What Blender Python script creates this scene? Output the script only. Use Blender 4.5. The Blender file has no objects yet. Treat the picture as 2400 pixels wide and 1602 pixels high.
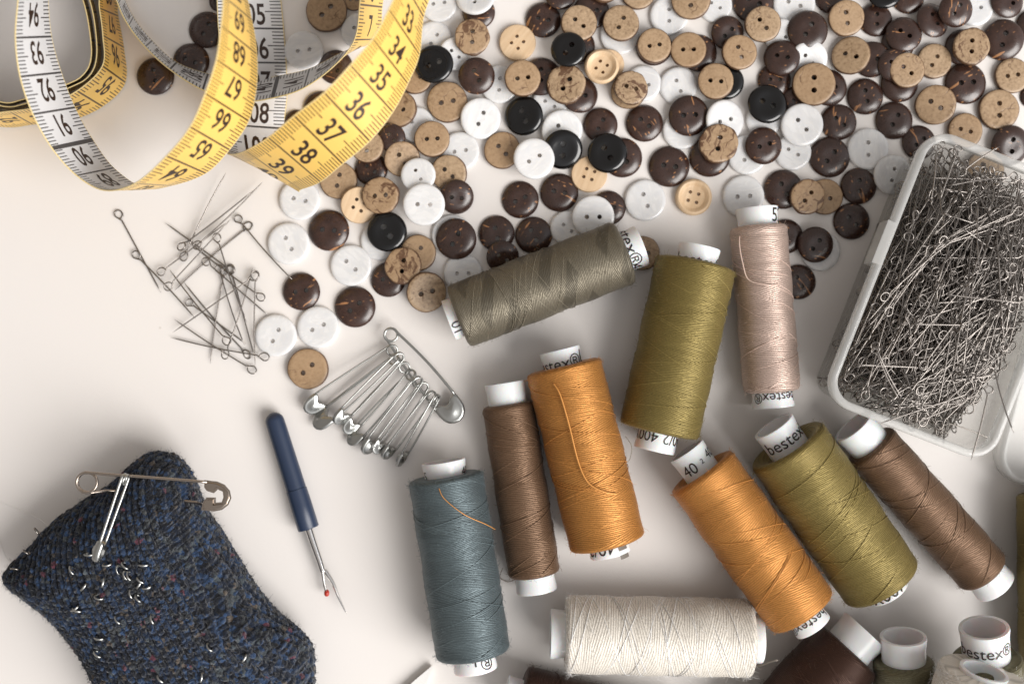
import bpy, bmesh, math, random
import numpy as np
from mathutils import Vector, Matrix, Quaternion
random.seed(7); RNG = np.random.default_rng(11)
S = bpy.context.scene
C = S.collection
R = math.radians
K = 0.000133          # metres on the table per photograph pixel
H = 0.36              # camera height
# ---------------------------------------------------------------- camera, world, light
cam = bpy.data.objects.new('camera', bpy.data.cameras.new('camera')); C.objects.link(cam); S.camera = cam
cam.location = (0, 0, H)
cam.data.sensor_width = 36; cam.data.lens = 36 * H / (2400 * K)
cam.data.clip_start = 0.01; cam.data.clip_end = 20
cam.data.dof.use_dof = True; cam.data.dof.focus_distance = H - 0.019; cam.data.dof.aperture_fstop = 6.5
W = bpy.data.worlds.new('World'); S.world = W; W.use_nodes = True
wn = W.node_tree.nodes; wl = W.node_tree.links
tc = wn.new('ShaderNodeTexCoord'); dp = wn.new('ShaderNodeVectorMath'); dp.operation = 'DOT_PRODUCT'
dp.inputs[1].default_value = (0.75, -0.45, 0.35)
wl.new(tc.outputs['Generated'], dp.inputs[0])
rp = wn.new('ShaderNodeValToRGB'); rp.color_ramp.elements[0].position = 0.0; rp.color_ramp.elements[1].position = 0.9
rp.color_ramp.elements[0].color = (0.36, 0.33, 0.305, 1); rp.color_ramp.elements[1].color = (0.95, 0.96, 1.0, 1)
e = rp.color_ramp.elements.new(0.35); e.color = (0.42, 0.395, 0.375, 1)
wl.new(dp.outputs['Value'], rp.inputs[0]); wl.new(rp.outputs[0], wn['Background'].inputs[0])
wn['Background'].inputs[1].default_value = 0.98
def area(name, loc, target, size, power, col):
    l = bpy.data.lights.new(name, 'AREA'); l.shape = 'RECTANGLE'; l.size = size[0]; l.size_y = size[1]; l.energy = power; l.color = col
    o = bpy.data.objects.new(name, l); C.objects.link(o); o.location = loc
    o.rotation_euler = (Vector(target) - Vector(loc)).to_track_quat('-Z', 'Y').to_euler(); return o
area('window_light', (1.08, -0.74, 1.08), (0, 0, 0), (1.15, 1.15), 42, (1.0, 0.97, 0.935))
S.view_settings.view_transform = 'Standard'; S.view_settings.look = 'None'
S.view_settings.exposure = 0.0; S.view_settings.gamma = 1
S.cycles.max_bounces = 10; S.cycles.transparent_max_bounces = 24; S.cycles.diffuse_bounces = 4
S.cycles.use_denoising = True; S.cycles.caustics_reflective = False; S.cycles.caustics_refractive = False

# ---------------------------------------------------------------- helpers
def P(u, v, z=0.0):
    s = K * (H - z) / H
    return Vector(((u - 1200) * s, (801 - v) * s, z))
def tag(o, label=None, cat=None, group=None, kind=None):
    if label: o['label'] = label
    if cat: o['category'] = cat
    if group: o['group'] = group
    if kind: o['kind'] = kind
    return o
def empty(name, loc, label, cat, group=None):
    o = bpy.data.objects.new(name, None); C.objects.link(o); o.location = loc; o.empty_display_size = 0.005
    return tag(o, label, cat, group)
def mesh(name, V, F, mats, uv=None, smooth=True, midx=None):
    me = bpy.data.meshes.new(name)
    me.from_pydata([tuple(p) for p in V], [], [tuple(f) for f in F])
    for m in (mats if isinstance(mats, (list, tuple)) else [mats]): me.materials.append(m)
    if uv is not None:
        l = me.uv_layers.new(name='UVMap')
        idx = np.zeros(len(me.loops), dtype=np.int32); me.loops.foreach_get('vertex_index', idx)
        l.data.foreach_set('uv', np.asarray(uv, dtype=np.float32)[idx].ravel())
    if midx is not None: me.polygons.foreach_set('material_index', np.asarray(midx, dtype=np.int32))
    if smooth: me.polygons.foreach_set('use_smooth', [True] * len(me.polygons))
    me.update(); return me
def part(name, me, parent=None, loc=None):
    """links a mesh built in world coordinates (or local ones when there is no parent) under its thing"""
    o = bpy.data.objects.new(name, me); C.objects.link(o)
    if parent is not None:
        o.parent = parent
        wl_ = Vector(parent.location); q = parent
        while q.parent: q = q.parent; wl_ += q.location
        me.transform(Matrix.Translation(-wl_))
    if loc is not None: o.location = loc
    return o
def tube(pts, rad, sides=8, closed=False, cap=True):
    """sweeps a circle along points; rad a number or one per point"""
    pts = [Vector(p) for p in pts]; n = len(pts)
    rad = [rad] * n if not hasattr(rad, '__len__') else rad
    V, F = [], []
    T = []
    for i in range(n):
        a = pts[(i - 1) % n] if (closed or i > 0) else pts[i]
        b = pts[(i + 1) % n] if (closed or i < n - 1) else pts[i]
        t = (b - a); T.append(t.normalized() if t.length > 1e-12 else Vector((1, 0, 0)))
    up = Vector((0, 0, 1)) if abs(T[0].z) < 0.9 else Vector((1, 0, 0))
    nrm = (up - T[0] * up.dot(T[0])).normalized()
    for i in range(n):
        nrm = nrm - T[i] * nrm.dot(T[i])
        nrm = nrm.normalized() if nrm.length > 1e-9 else T[i].orthogonal().normalized()
        bi = T[i].cross(nrm)
        for k in range(sides):
            a = 2 * math.pi * k / sides
            V.append(pts[i] + (nrm * math.cos(a) + bi * math.sin(a)) * rad[i])
    m = n if closed else n - 1
    for i in range(m):
        for k in range(sides):
            F.append((i * sides + k, i * sides + (k + 1) % sides, ((i + 1) % n) * sides + (k + 1) % sides, ((i + 1) % n) * sides + k))
    if cap and not closed:
        F.append(tuple(range(sides - 1, -1, -1))); F.append(tuple((n - 1) * sides + k for k in range(sides)))
    return V, F
def join(parts):
    V, F = [], []
    for v, f in parts:
        o = len(V); V += list(v); F += [tuple(i + o for i in q) for q in f]
    return V, F
def catmull(pts, sub, closed=False):
    pts = [np.array(p, dtype=float) for p in pts]; n = len(pts); out = []
    for i in range(n if closed else n - 1):
        g = (lambda j: pts[j % n]) if closed else (lambda j: pts[min(max(j, 0), n - 1)])
        p0, p1, p2, p3 = g(i - 1), g(i), g(i + 1), g(i + 2)
        for k in range(sub):
            t = k / sub
            out.append(0.5 * ((2 * p1) + (-p0 + p2) * t + (2 * p0 - 5 * p1 + 4 * p2 - p3) * t * t + (-p0 + 3 * p1 - 3 * p2 + p3) * t ** 3))
    if not closed: out.append(pts[-1])
    return out
_tc = {}
def text2d(s, size, bold=0.0):
    """flat text mesh: 2-D points and faces, centred on x, baseline at 0"""
    if (s, size) in _tc: return _tc[(s, size)]
    c = bpy.data.curves.new('t', 'FONT'); c.body = s; c.size = size; c.align_x = 'CENTER'; c.resolution_u = 3; c.offset = size * bold
    o = bpy.data.objects.new('t', c); C.objects.link(o)
    dg = bpy.context.evaluated_depsgraph_get()
    me = bpy.data.meshes.new_from_object(o.evaluated_get(dg))
    bm = bmesh.new(); bm.from_mesh(me)
    bmesh.ops.triangulate(bm, faces=bm.faces)
    bmesh.ops.subdivide_edges(bm, edges=[e for e in bm.edges if e.calc_length() > size * 0.25], cuts=2)
    bmesh.ops.triangulate(bm, faces=bm.faces)
    bm.verts.index_update()
    V = [(v.co.x, v.co.y) for v in bm.verts]; F = [tuple(v.index for v in f.verts) for f in bm.faces]
    bm.free(); bpy.data.objects.remove(o); bpy.data.curves.remove(c); bpy.data.meshes.remove(me)
    _tc[(s, size)] = (V, F); return V, F

# ---------------------------------------------------------------- materials
def M(name, base=(0.8, 0.8, 0.8), rough=0.5, metal=0.0, **kw):
    m = bpy.data.materials.new(name); m.use_nodes = True
    b = m.node_tree.nodes['Principled BSDF']
    b.inputs['Base Color'].default_value = (*base, 1); b.inputs['Roughness'].default_value = rough; b.inputs['Metallic'].default_value = metal
    for k, v in kw.items(): b.inputs[k.replace('_', ' ')].default_value = v
    return m
class NT:
    def __init__(s, m): s.m = m; s.t = m.node_tree; s.b = s.t.nodes['Principled BSDF']
    def n(s, t, **kw):
        x = s.t.nodes.new('ShaderNode' + t)
        for k, v in kw.items(): setattr(x, k, v)
        return x
    def put(s, sock, v):
        if isinstance(v, bpy.types.NodeSocket): s.t.links.new(v, sock)
        elif v is not None: sock.default_value = v
    def math(s, op, a, b=None, c=None, clamp=False):
        x = s.n('Math', operation=op); x.use_clamp = clamp
        s.put(x.inputs[0], a)
        if b is not None: s.put(x.inputs[1], b)
        if c is not None: s.put(x.inputs[2], c)
        return x.outputs[0]
    def ramp(s, f, stops, interp='LINEAR'):
        x = s.n('ValToRGB'); cr = x.color_ramp; cr.interpolation = interp
        while len(cr.elements) < len(stops): cr.elements.new(0.5)
        for el, (p, c) in zip(cr.elements, stops):
            el.position = p; el.color = (*c, 1) if hasattr(c, '__len__') else (c, c, c, 1)
        s.put(x.inputs[0], f); return x.outputs[0]
    def mix(s, f, a, b, mode='MIX'):
        x = s.n('Mix', data_type='RGBA', blend_type=mode)
        s.put(x.inputs[0], f)
        for q, v in ((x.inputs[6], a), (x.inputs[7], b)):
            if isinstance(v, bpy.types.NodeSocket): s.t.links.new(v, q)
            else: q.default_value = (*v, 1)
        return x.outputs[2]
    def noise(s, vec, scale, detail=3, rough=0.5, dim='3D', w=None, dist=0.0):
        x = s.n('TexNoise', noise_dimensions=dim); x.inputs['Scale'].default_value = scale
        x.inputs['Detail'].default_value = detail; x.inputs['Roughness'].default_value = rough; x.inputs['Distortion'].default_value = dist
        if vec is not None: s.t.links.new(vec, x.inputs['Vector'])
        if w is not None: s.t.links.new(w, x.inputs['W'])
        return x.outputs
    def vor(s, vec, scale, feature='F1', dim='3D', w=None, rnd=1.0):
        x = s.n('TexVoronoi', feature=feature, voronoi_dimensions=dim); x.inputs['Scale'].default_value = scale
        x.inputs['Randomness'].default_value = rnd
        if vec is not None: s.t.links.new(vec, x.inputs['Vector'])
        if w is not None: s.t.links.new(w, x.inputs['W'])
        return x.outputs
    def bump(s, h, dist, strength=1.0):
        x = s.n('Bump'); x.inputs['Distance'].default_value = dist; x.inputs['Strength'].default_value = strength
        s.t.links.new(h, x.inputs['Height']); s.t.links.new(x.outputs[0], s.b.inputs['Normal'])
    def obj(s): return s.n('TexCoord').outputs['Object']
    def uv(s): return s.n('TexCoord').outputs['UV']
    def rnd(s): return s.n('ObjectInfo').outputs['Random']
    def mapping(s, vec, scale=(1, 1, 1), rot=(0, 0, 0)):
        x = s.n('Mapping'); s.t.links.new(vec, x.inputs[0]); x.inputs['Scale'].default_value = scale; x.inputs['Rotation'].default_value = rot
        return x.outputs[0]
    def col(s, c): s.put(s.b.inputs['Base Color'], c)

def table_mat():
    m = M('white_laminate', (0.80, 0.765, 0.735), 0.36); t = NT(m)
    o = t.obj(); a = t.noise(o, 7, 3)[0]
    base = t.ramp(a, [(0.3, (0.775, 0.738, 0.708)), (0.7, (0.805, 0.77, 0.742))])
    v = t.vor(o, 55, 'F1'); sc_ = t.n('SeparateColor'); t.t.links.new(v['Color'], sc_.inputs[0])
    sp = t.math('MULTIPLY', t.ramp(v['Distance'], [(0.012, 1.0), (0.03, 0.0)]), t.math('GREATER_THAN', sc_.outputs[0], 0.82))
    t.col(t.mix(t.math('MULTIPLY', sp, 0.35), base, (0.42, 0.36, 0.30)))
    t.put(t.b.inputs['Roughness'], t.ramp(t.noise(o, 60, 4)[0], [(0.3, 0.30), (0.7, 0.42)]))
    t.bump(t.noise(o, 900, 2)[0], 0.00002); return m
def tan_mat(streak):
    m = M('coconut_tan_streaked' if streak else 'coconut_tan', (0.5, 0.34, 0.18), 0.42); t = NT(m)
    o = t.obj(); r = t.rnd(); w = t.math('MULTIPLY', r, 37.0)
    f = t.noise(o, 1100, 4, 0.65, '4D', w)[0]
    big = t.noise(o, 160, 3, 0.5, '4D', w)[0]
    c = t.ramp(f, [(0.32, (0.15, 0.095, 0.05)), (0.46, (0.33, 0.225, 0.135)), (0.72, (0.49, 0.35, 0.22))])
    c = t.mix(t.ramp(big, [(0.42, 0.0), (0.75, 0.55)]), c, (0.50, 0.365, 0.235))
    c = t.mix(t.math('MULTIPLY', r, 0.55), c, (0.36, 0.225, 0.12))
    # veins
    wv = t.n('Mapping'); t.t.links.new(o, wv.inputs[0])
    d = t.noise(o, 300, 2, 0.5, '4D', w)[1]
    mixv = t.n('VectorMath', operation='MULTIPLY_ADD'); t.t.links.new(d, mixv.inputs[0]); mixv.inputs[1].default_value = (0.006,) * 3; t.t.links.new(o, mixv.inputs[2])
    ed = t.vor(mixv.outputs[0], 95, 'DISTANCE_TO_EDGE', '4D', w)['Distance']
    vein = t.ramp(ed, [(0.0, 1.0), (0.03 if streak else 0.018, 0.0)])
    vm = t.ramp(t.noise(o, 210, 2, 0.5, '4D', w)[0], [(0.5, 0.0), (0.62, 1.0)])
    c = t.mix(t.math('MULTIPLY', t.math('MULTIPLY', vein, vm), 0.8), c, (0.10, 0.048, 0.024))
    if streak:
        p = t.noise(t.mapping(mixv.outputs[0], (1, 2.6, 1)), 150, 4, 0.6, '4D', w, 1.2)[0]
        c = t.mix(t.ramp(p, [(0.53, 0.0), (0.6, 0.9)]), c, (0.10, 0.045, 0.022))
    pit = t.ramp(t.vor(o, 900, 'F1', '4D', w)['Distance'], [(0.05, 1.0), (0.14, 0.0)])
    c = t.mix(t.math('MULTIPLY', pit, 0.75), c, (0.16, 0.085, 0.045))
    # the dark outer husk survives on the side of the disc
    sx = t.n('SeparateXYZ'); t.t.links.new(o, sx.inputs[0])
    rad = t.math('POWER', t.math('ADD', t.math('POWER', sx.outputs[0], 2.0), t.math('POWER', sx.outputs[1], 2.0)), 0.5)
    radn = t.math('ADD', rad, t.math('MULTIPLY', t.math('SUBTRACT', t.noise(o, 420, 3, 0.6, '4D', w)[0], 0.5), 0.0016 if streak else 0.0005))
    c = t.mix(t.ramp(t.math('MULTIPLY', radn, 100.0), [(0.578, 0.0), (0.606, 0.9)]), c, (0.085, 0.040, 0.020))
    t.col(c); t.bump(t.math('SUBTRACT', f, t.math('MULTIPLY', vein, vm)), 0.00006); return m
def dark_mat():
    m = M('coconut_dark', (0.045, 0.02, 0.013), 0.27, Coat_Weight=0.4, Coat_Roughness=0.25); t = NT(m)
    o = t.obj(); r = t.rnd(); w = t.math('MULTIPLY', r, 53.0)
    c = t.ramp(t.noise(o, 500, 4, 0.6, '4D', w)[0], [(0.3, (0.026, 0.0105, 0.007)), (0.75, (0.060, 0.027, 0.018))])
    c = t.mix(t.math('MULTIPLY', r, 0.6), c, (0.034, 0.018, 0.0145))
    rot = t.n('VectorRotate', rotation_type='Z_AXIS'); t.t.links.new(o, rot.inputs['Vector']); t.put(rot.inputs['Angle'], t.math('MULTIPLY', r, 30.0))
    v = t.vor(t.mapping(rot.outputs[0], (1, 1.9, 1)), 560, 'F1', '4D', w)
    sel = t.n('SeparateColor'); t.t.links.new(v['Color'], sel.inputs[0])
    fl = t.math('MULTIPLY', t.ramp(v['Distance'], [(0.2, 1.0), (0.34, 0.0)]), t.math('GREATER_THAN', sel.outputs[0], 0.62))
    clus = t.ramp(t.noise(o, 260, 2, 0.5, '4D', w)[0], [(0.36, 0.0), (0.46, 1.0)])
    fl = t.math('MULTIPLY', fl, clus)
    big = t.ramp(t.noise(t.mapping(rot.outputs[0], (0.55, 3.4, 1)), 260, 2, 0.4, '4D', w, 0.6)[0], [(0.675, 0.0), (0.69, 1.0)])
    fl = t.math('MAXIMUM', fl, big)
    c = t.mix(t.math('MULTIPLY', fl, 0.85), c, (0.42, 0.20, 0.085))
    t.col(c); t.put(t.b.inputs['Roughness'], t.ramp(t.noise(o, 700, 3, 0.6, '4D', w)[0], [(0.3, 0.22), (0.7, 0.36)]))
    t.bump(t.noise(o, 800, 3)[0], 0.00003); return m
def pearl_mat():
    m = M('shell_white', (0.83, 0.83, 0.83), 0.2, Subsurface_Weight=0.25, Subsurface_Scale=0.002, Coat_Weight=0.4, Coat_Roughness=0.1); t = NT(m)
    o = t.obj(); r = t.rnd(); w = t.math('MULTIPLY', r, 61.0)
    n = t.noise(t.mapping(o, (1, 2.2, 1)), 160, 3, 0.5, '4D', w, 1.5)[0]
    c = t.ramp(n, [(0.3, (0.78, 0.785, 0.80)), (0.5, (0.81, 0.807, 0.806)), (0.7, (0.84, 0.835, 0.83))])
    t.col(c); t.put(t.b.inputs['Roughness'], t.ramp(n, [(0.4, 0.14), (0.6, 0.32)]))
    t.b.inputs['Subsurface Radius'].default_value = (1, 0.9, 0.8)
    tr = t.n('BsdfTransparent'); tr.inputs[0].default_value = (0.95, 0.94, 0.92, 1); mx = t.n('MixShader')
    t.put(mx.inputs[0], t.ramp(n, [(0.35, 0.15), (0.65, 0.10)])); t.t.links.new(t.b.outputs[0], mx.inputs[1]); t.t.links.new(tr.outputs[0], mx.inputs[2])
    t.t.links.new(mx.outputs[0], t.t.nodes['Material Output'].inputs[0]); return m
def palewood_mat():
    m = M('pale_wood', (0.72, 0.52, 0.33), 0.5); t = NT(m)
    o = t.obj(); r = t.rnd(); w = t.math('MULTIPLY', r, 29.0)
    n = t.noise(t.mapping(o, (5, 0.6, 1)), 180, 4, 0.6, '4D', w, 0.3)[0]
    t.col(t.ramp(n, [(0.3, (0.60, 0.415, 0.245)), (0.7, (0.74, 0.555, 0.365))])); t.bump(n, 0.00003); return m
def thread_mat(name, c, vary=0.0, sheen=0.3, pitch=0.5, rough=0.43, spec=0.6, metal=0.42):
    m = M(name, c, rough, Sheen_Weight=sheen * 0.3, Sheen_Roughness=0.4); t = NT(m)
    t.b.inputs['Specular IOR Level'].default_value = spec; t.b.inputs['Metallic'].default_value = metal; t.b.inputs['Specular Tint'].default_value = (*[min(1, 0.35 + x * 1.3) for x in c], 1)
    sx = t.n('SeparateXYZ'); t.t.links.new(t.uv(), sx.inputs[0]); u, v = sx.outputs[0], sx.outputs[1]   # u one turn, v millimetres
    nz = t.noise(t.uv(), 1.7, 2)[0]
    wob = t.math('MULTIPLY', nz, 0.8)
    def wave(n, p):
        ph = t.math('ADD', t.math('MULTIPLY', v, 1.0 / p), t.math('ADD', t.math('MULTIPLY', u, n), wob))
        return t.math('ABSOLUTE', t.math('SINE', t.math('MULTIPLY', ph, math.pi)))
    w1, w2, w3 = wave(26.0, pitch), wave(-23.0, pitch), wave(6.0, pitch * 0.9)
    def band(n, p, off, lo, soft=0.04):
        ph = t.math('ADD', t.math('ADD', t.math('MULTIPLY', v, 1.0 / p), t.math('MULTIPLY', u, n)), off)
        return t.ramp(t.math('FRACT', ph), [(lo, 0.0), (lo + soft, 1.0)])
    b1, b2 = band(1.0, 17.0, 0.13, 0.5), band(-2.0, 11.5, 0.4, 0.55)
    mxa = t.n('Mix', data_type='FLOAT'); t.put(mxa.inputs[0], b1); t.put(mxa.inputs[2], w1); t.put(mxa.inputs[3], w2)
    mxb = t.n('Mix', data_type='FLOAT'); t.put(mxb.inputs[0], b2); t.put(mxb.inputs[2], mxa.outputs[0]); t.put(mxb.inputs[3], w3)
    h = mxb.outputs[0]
    fine = t.noise(t.mapping(t.uv(), (60, 1.2, 1)), 2.4, 4, 0.7)[0]
    dk = tuple(x * 0.62 for x in c); lt = tuple(min(1, x * 1.18) for x in c)
    col = t.mix(t.ramp(fine, [(0.3, 0.0), (0.7, 1.0)]), dk, lt)
    col = t.mix(t.ramp(h, [(0.0, 0.75), (0.55, 0.0)]), col, tuple(x * 0.45 for x in c))  # shade in the gaps between strands, painted into the thread colour
    if vary:
        patch = t.math('MULTIPLY', band(3.0, 9.0, 0.2, 0.55), band(-1.0, 21.0, 0.7, 0.45))
        col = t.mix(t.math('MULTIPLY', patch, vary), col, tuple(x * 0.5 for x in c))  # dark patches of the silky sheen, painted into the colour
    t.col(col)
    hh = t.math('ADD', h, t.math('ADD', t.math('MULTIPLY', fine, 0.55), t.math('MULTIPLY', t.math('ADD', b1, b2), 0.35)))
    t.b.inputs['Coat Weight'].default_value = 0.06; t.b.inputs['Coat Roughness'].default_value = metal; t.b.inputs['Coat Tint'].default_value = (*[min(1, 0.5 + x) for x in c], 1)
    t.bump(hh, 0.00010, 0.8); return m
def tape_mat(name, base, ink, white):
    m = M(name, base, 0.34); t = NT(m)
    sx = t.n('SeparateXYZ'); t.t.links.new(t.uv(), sx.inputs[0]); x, y = sx.outputs[0], sx.outputs[1]
    def near(per, half, off=0.0):     # 1 close to multiples of per
        q = t.math('MULTIPLY', t.math('ADD', x, off), 1.0 / per)
        d = t.math('ABSOLUTE', t.math('SUBTRACT', t.math('FRACT', t.math('ADD', q, 0.5)), 0.5))
        return t.math('LESS_THAN', d, half / per)
    e = t.math('MINIMUM', y, t.math('SUBTRACT', 1.0, y))
    mm = t.math('MULTIPLY', near(0.1, 0.016), t.math('LESS_THAN', e, 0.185))
    hc = t.math('MULTIPLY', near(1.0, 0.017, 0.5), t.math('LESS_THAN', e, 0.27))
    cm = near(1.0, 0.028); dec = near(10.0, 0.065)
    k = t.math('MAXIMUM', t.math('MAXIMUM', mm, hc), t.math('MAXIMUM', cm, dec))
    wv = t.noise(t.mapping(t.uv(), (90, 60, 1)), 1.0, 2)[0]
    b = t.mix(t.math('MULTIPLY', wv, 0.18), base, tuple(q * 0.8 for q in base))
    t.col(t.mix(t.math('MULTIPLY', k, 0.93), b, ink)); t.bump(wv, 0.00003); return m
def plastic_mat(name, opacity, tint=(0.80, 0.80, 0.80)):
    m = bpy.data.materials.new(name); m.use_nodes = True; nt = m.node_tree; b = nt.nodes['Principled BSDF']
    b.inputs['Base Color'].default_value = (*tint, 1); b.inputs['Roughness'].default_value = 0.18; b.inputs['Coat Weight'].default_value = 0.5
    tr = nt.nodes.new('ShaderNodeBsdfTransparent'); tr.inputs[0].default_value = (0.93, 0.93, 0.92, 1)
    mx = nt.nodes.new('ShaderNodeMixShader')
    fr = nt.nodes.new('ShaderNodeLayerWeight'); fr.inputs[0].default_value = 0.35
    ma = nt.nodes.new('ShaderNodeMath'); ma.operation = 'MULTIPLY_ADD'; ma.use_clamp = True
    nt.links.new(fr.outputs['Facing'], ma.inputs[0]); ma.inputs[1].default_value = 0.30; ma.inputs[2].default_value = opacity
    nt.links.new(ma.outputs[0], mx.inputs[0]); nt.links.new(tr.outputs[0], mx.inputs[1]); nt.links.new(b.outputs[0], mx.inputs[2])
    nt.links.new(mx.outputs[0], nt.nodes['Material Output'].inputs[0]); return m
def knit_mat():
    m = M('knit_wool', (0.02, 0.03, 0.06), 0.9, Sheen_Weight=0.25, Sheen_Roughness=0.5); t = NT(m)
    t.b.inputs['Specular IOR Level'].default_value = 0.15
    o = t.obj()
    dn = t.n('VectorMath', operation='MULTIPLY_ADD'); t.t.links.new(t.noise(o, 900, 2)[1], dn.inputs[0]); dn.inputs[1].default_value = (0.0016,) * 3; t.t.links.new(o, dn.inputs[2])
    v = t.vor(dn.outputs[0], 700, 'F1'); s = t.n('SeparateColor'); t.t.links.new(v['Color'], s.inputs[0])
    c = t.ramp(s.outputs[0], [(0.0, (0.007, 0.009, 0.015)), (0.25, (0.012, 0.018, 0.034)), (0.45, (0.017, 0.034, 0.075)), (0.66, (0.034, 0.074, 0.165)),
                              (0.84, (0.055, 0.062, 0.068)), (0.92, (0.09, 0.11, 0.125)), (0.965, (0.15, 0.12, 0.095)), (0.988, (0.16, 0.05, 0.075))], 'CONSTANT')
    f = t.noise(o, 4200, 3, 0.7)[0]
    c = t.mix(t.ramp(f, [(0.35, 0.55), (0.6, 0.0)]), c, (0.005, 0.006, 0.010))
    big = t.noise(o, 120, 2)[0]
    c = t.mix(t.ramp(big, [(0.35, 0.35), (0.65, 0.0)]), c, (0.012, 0.014, 0.022))
    t.col(c); t.bump(t.math('ADD', t.math('MULTIPLY', f, 0.5), t.math('SUBTRACT', 0.9, t.math('MULTIPLY', v['Distance'], 1.6))), 0.0006); return m
def steel(name, base, rough):
    m = M(name, base, rough, 1.0); return m

MT = dict(table=table_mat(), T=tan_mat(False), S=tan_mat(True), D=dark_mat(), K=M('black_resin', (0.002, 0.002, 0.0025), 0.17, Coat_Weight=0.3), W=pearl_mat(), P=palewood_mat(),
    yellow=tape_mat('tape_yellow', (0.84, 0.545, 0.135), (0.045, 0.02, 0.012), False), white=tape_mat('tape_white', (0.72, 0.72, 0.73), (0.02, 0.017, 0.02), True),
    ink=M('black_ink', (0.02, 0.015, 0.014), 0.45), brown_ink=M('brown_black_ink', (0.03, 0.014, 0.009), 0.45),
    tube=M('white_plastic_tube', (0.80, 0.80, 0.81), 0.28, Subsurface_Weight=0.3, Subsurface_Scale=0.003),
    box=plastic_mat('clear_box_plastic', 0.05), rim=plastic_mat('milky_rim_plastic', 0.34, (0.78, 0.78, 0.77)),
    pin=steel('pin_steel', (0.29, 0.265, 0.245), 0.3), silver=steel('silver_wire', (0.44, 0.445, 0.43), 0.3), oldsteel=steel('warm_steel', (0.42, 0.36, 0.31), 0.27),
    chrome=steel('chrome', (0.78, 0.76, 0.74), 0.12), knit=knit_mat(), navy=M('navy_plastic', (0.020, 0.033, 0.068), 0.36), red=M('red_bead', (0.42, 0.03, 0.015), 0.3),
    grey=M('grey_sticker', (0.16, 0.14, 0.12), 0.6), paper=M('white_strip', (0.78, 0.77, 0.75), 0.6))

# ---------------------------------------------------------------- the table top
me = mesh('table_top', [(-1.2, -1.0, 0), (1.2, -1.0, 0), (1.2, 1.0, 0), (-1.2, 1.0, 0)], [(0, 1, 2, 3)], MT['table'], smooth=False)
tag(part('table_surface', me), kind='structure')

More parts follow.
